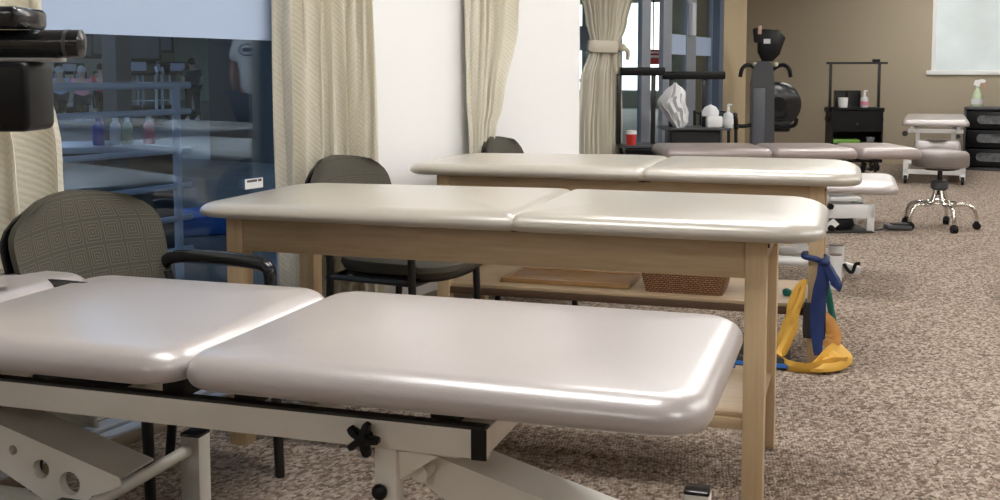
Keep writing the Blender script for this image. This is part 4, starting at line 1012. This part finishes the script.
# gym machines
def gp(px_, Z, z=0):
    v = cam_pt(px_, 150, Z); return Vector((v.x, v.y, z))
def bike(label, loc, rot, group='exercise bikes beyond the glass'):
    t = thing('exercise_bike', label, 'exercise bike', loc, rot, group)
    MB().b2((-.06,-.55,.0),(.06,.75,.08), bev=.01).b2((-.28,-.5,0),(.28,-.42,.07), bev=.01).b2((-.28,.65,0),(.28,.73,.07), bev=.01).obj('frame', 'alu_light', t)
    MB().lathe([(0,-.05),(.26,-.05),(.28,0),(.26,.05),(0,.05)], (0,.45,.42), 24, Matrix.Rotation(PI/2,3,'Y')).obj('flywheel', 'black_plastic', t)
    MB().cyl((0,.5,.4),(0,.40,1.12), .035).obj('mast', 'alu_light', t)
    MB().b2((-.17,.34,1.08),(.17,.42,1.36), bev=.02).obj('console', 'black_plastic', t)
    MB().b2((-.12,.331,1.14),(.12,.341,1.31)).obj('screen', 'screen', t, smooth=False)
    MB().b2((-.16,-.20,.52),(.16,.10,.60), bev=.04).cyl((0,-.05,.05),(0,-.05,.53),.03).obj('seat', 'black_plastic', t)
    MB().tube([(-.22,.20,1.06),(-.18,.36,1.02),(.18,.36,1.02),(.22,.20,1.06)], .018, 8, 3).obj('handlebar', 'black_plastic', t)
    return t
bk0 = bike('exercise bike among the row in the gym behind the glass', gp(62,27.5), R(55))
bk0['label'] = 'exercise bike ridden by the person in pale blue beyond the glass'; bk0.scale = (.86,.86,.86)
dup(bk0, gp(84,26), R(55), label='exercise bike ridden by the person in pink beyond the glass')
dup(bk0, gp(103,27), R(55), label='exercise bike ridden by the person in red beyond the glass')
def tread(label, loc, rot):
    t = thing('treadmill', label, 'treadmill', loc, rot, 'treadmills beyond the glass')
    MB().b2((-.4,-.9,.0),(.4,.9,.2), bev=.03).obj('deck', 'black_plastic', t)
    for x in (-.38,.38): MB().tube([(x,.8,.15),(x,.75,1.2),(x,.35,1.12)], .035, 10, 3).obj('upright', 'alu_light', t)
    MB().box((0,.76,1.25), (.82,.10,.34), Matrix.Rotation(-.3,4,'X'), bev=.04).obj('console', 'black_plastic', t)
    MB().box((0,.70,1.28), (.36,.02,.20), Matrix.Rotation(-.3,4,'X')).obj('screen', 'screen', t, smooth=False)
    return t
tr0 = tread('treadmill', gp(142,24), R(50)); tr0['label'] = 'treadmill right of the bikes, behind the railing post'
dup(tr0, gp(72,31), R(50), label='treadmill in the far row above the leftmost bike')
dup(tr0, gp(127,31.5), R(50), label='treadmill in the far row beside the dark column')
dup(tr0, gp(182,27.5), R(50), label='treadmill at the right of the gym next to the dark-clothed person')
dup(tr0, gp(160,32), R(50), label='treadmill furthest back, under the hanging screens')
def lift_pose(dz): return {k: ((v[0], v[1], v[2]+dz) if not k.startswith('hand') else v) for k, v in seat.items()}
def rider(label, px_, Z, shirt, hair, skin='skin_light', dz=.12, rot=55):
    p_ = gp(px_, Z); off = Matrix.Rotation(R(rot),3,'Z') @ Vector((0,-.06,0))
    return person(label, p_+off, R(rot), lift_pose(dz), shirt, 'trousers', skin, hair)
rider('white-haired person in pale blue on an exercise bike beyond the glass', 62, 27.5, 'shirt_blue', 'hair_white', dz=-.08)
rider('person in a pink top on an exercise bike beyond the glass', 84, 26, 'shirt_pink', 'hair_white', dz=-.08)
rider('person in a red top on an exercise bike beyond the glass', 103, 27, 'shirt_red', 'hair_dark', dz=-.02)
pp = gp(194, 26)
person('dark-haired person in dark clothes at the right of the gym beyond the glass', pp, R(60), dict(stand, pelvis=(0,0,.80), waist=(0,.01,.93), chest=(0,.03,1.08), neck=(0,.03,1.2), head=(0,.05,1.34), shL=(-.17,.02,1.16), elL=(-.22,.04,.92), wrL=(-.16,.22,.95), shR=(.17,.02,1.16), elR=(.22,.04,.92), wrR=(.16,.22,.95), hipL=(-.09,0,.76), knL=(-.1,.02,.42), hipR=(.09,0,.76), knR=(.1,.02,.42)), 'shirt_dark', 'trousers', 'skin_light', 'hair_dark')
# column and hanging screens
cq_ = gp(119, 16)
struct(MB().b2((cq_.x-.14,cq_.y-.14,-.1),(cq_.x+.14,cq_.y+.14,4.3)), 'trim_1', 'gym_dark', smooth=False)
def tv(px_, Z, z, w, label):
    v = gp(px_, Z, z)
    t = thing('hanging_screen', label, 'television', v, R(47), 'hanging screens beyond the glass')
    MB().b2((-w/2,-.04,-w*.3),(w/2,.04,w*.3), bev=.01).obj('case', 'black_plastic', t)
    MB().b2((-w/2+.05,-.05,-w*.3+.05),(w/2-.05,-.041,w*.3-.05)).obj('screen', 'charcoal', t, smooth=False)
    MB().cyl((0,0,w*.3),(0,0,4.2-z), .03).obj('drop_pole', 'gym_dark', t)
tv(98, 20, 1.62, .75, 'dark hanging screen left of the column in the gym')
tv(116, 20, 1.66, .75, 'dark hanging screen at the column in the gym')
tv(138, 20, 1.62, .9, 'wide dark hanging screen right of the column in the gym')
tv(160, 21, 1.70, .6, 'smallest dark hanging screen at the right in the gym')
# things low outside the glass
v = gp(215, 8.2)
bm_ = MB().b2((-.75,-.3,.0),(.45,.3,.14), bev=.02).obj('exercise_mat', 'blue_mat', loc=(v.x,v.y,-.02), rotz=R(60)); tag(bm_, 'thick bright blue exercise mat on the floor outside the dark glass', 'mat')
# made-up unit with bottles; its light top stands in for a mirrored table
v = gp(112, 6.9)
su = thing('reflection_counter', 'made-up dark counter whose pale top stands in for a table mirrored in the dark glass', 'counter', (v.x-.2,v.y,0), R(47))
MB().b2((-.5,-.28,.0),(.5,.28,.66), bev=.01).obj('cabinet', 'gym_dark', su)
MB().b2((-.55,-.32,.66),(.55,.32,.70), bev=.008).obj('counter_top', 'alu_light', su)
r47 = Matrix.Rotation(R(47),3,'Z')
for dx, m1, m2, lb in ((.06,'bottle_blue','bottle_blue','blue bottle, leftmost on the pale counter outside the glass'),(.16,'paper','paper','white bottle second from left on the pale counter outside the glass'),(.23,'clear_green','paper','pale green bottle in the middle of the pale counter outside the glass'),(.36,'pink','paper','pink bottle at the right on the pale counter outside the glass')):
    p_ = Vector((v.x-.2,v.y,0))+r47 @ Vector((dx,-.15,.7005))
    bt = thing('bottle', lb, 'bottle', p_, 0, 'bottles outside the dark glass')
    MB().lathe([(0,0),(.034,0),(.036,.01),(.036,.10),(.03,.13),(.014,.145),(0,.145)], seg=16).obj('body', m1, bt)
    MB().lathe([(0,.145),(.016,.145),(.016,.175),(0,.178)], seg=14).obj('cap', m2, bt)
# red sign seen through the sliding doors
v = cam_pt(653, 57, 13.5)
sg = thing('wall_sign', 'red and white sign seen through the narrow glass beside the sliding doors', 'sign', v, R(28))
MB().b2((-.10,-.02,-.09),(.10,.02,.09)).obj('panel', 'red', sg, smooth=False)
MB().b2((-.10,-.025,-.01),(.10,-.021,.02)).b2((-.08,-.025,.045),(.08,-.021,.065)).obj('stripe', 'paper', sg, smooth=False)
MB().cyl((0,0,.09),(0,0,3.0), .008).obj('hanger', 'gym_dark', sg)

# ------------------------------------------------------------------ world, camera
w = bpy.data.worlds.new('World'); bpy.context.scene.world = w; w.use_nodes = True
w.node_tree.nodes['Background'].inputs[0].default_value = (.8,.9,1,1); w.node_tree.nodes['Background'].inputs[1].default_value = .4

cam = bpy.data.cameras.new('camera'); co = bpy.data.objects.new('camera', cam); C.objects.link(co)
cam.sensor_fit = 'HORIZONTAL'; cam.sensor_width = 36; cam.lens = 39.6; cam.clip_end = 200
cam.shift_y = -.09
co.location = (0,0,1.155); co.rotation_euler = (R(90)-math.atan(88/1100), 0, R(28.6))
sc = bpy.context.scene; sc.camera = co
sc.view_settings.view_transform = 'Standard'; sc.view_settings.look = 'None'; sc.view_settings.gamma = 1; sc.view_settings.use_curve_mapping = False
sc.view_settings.exposure = 0.64
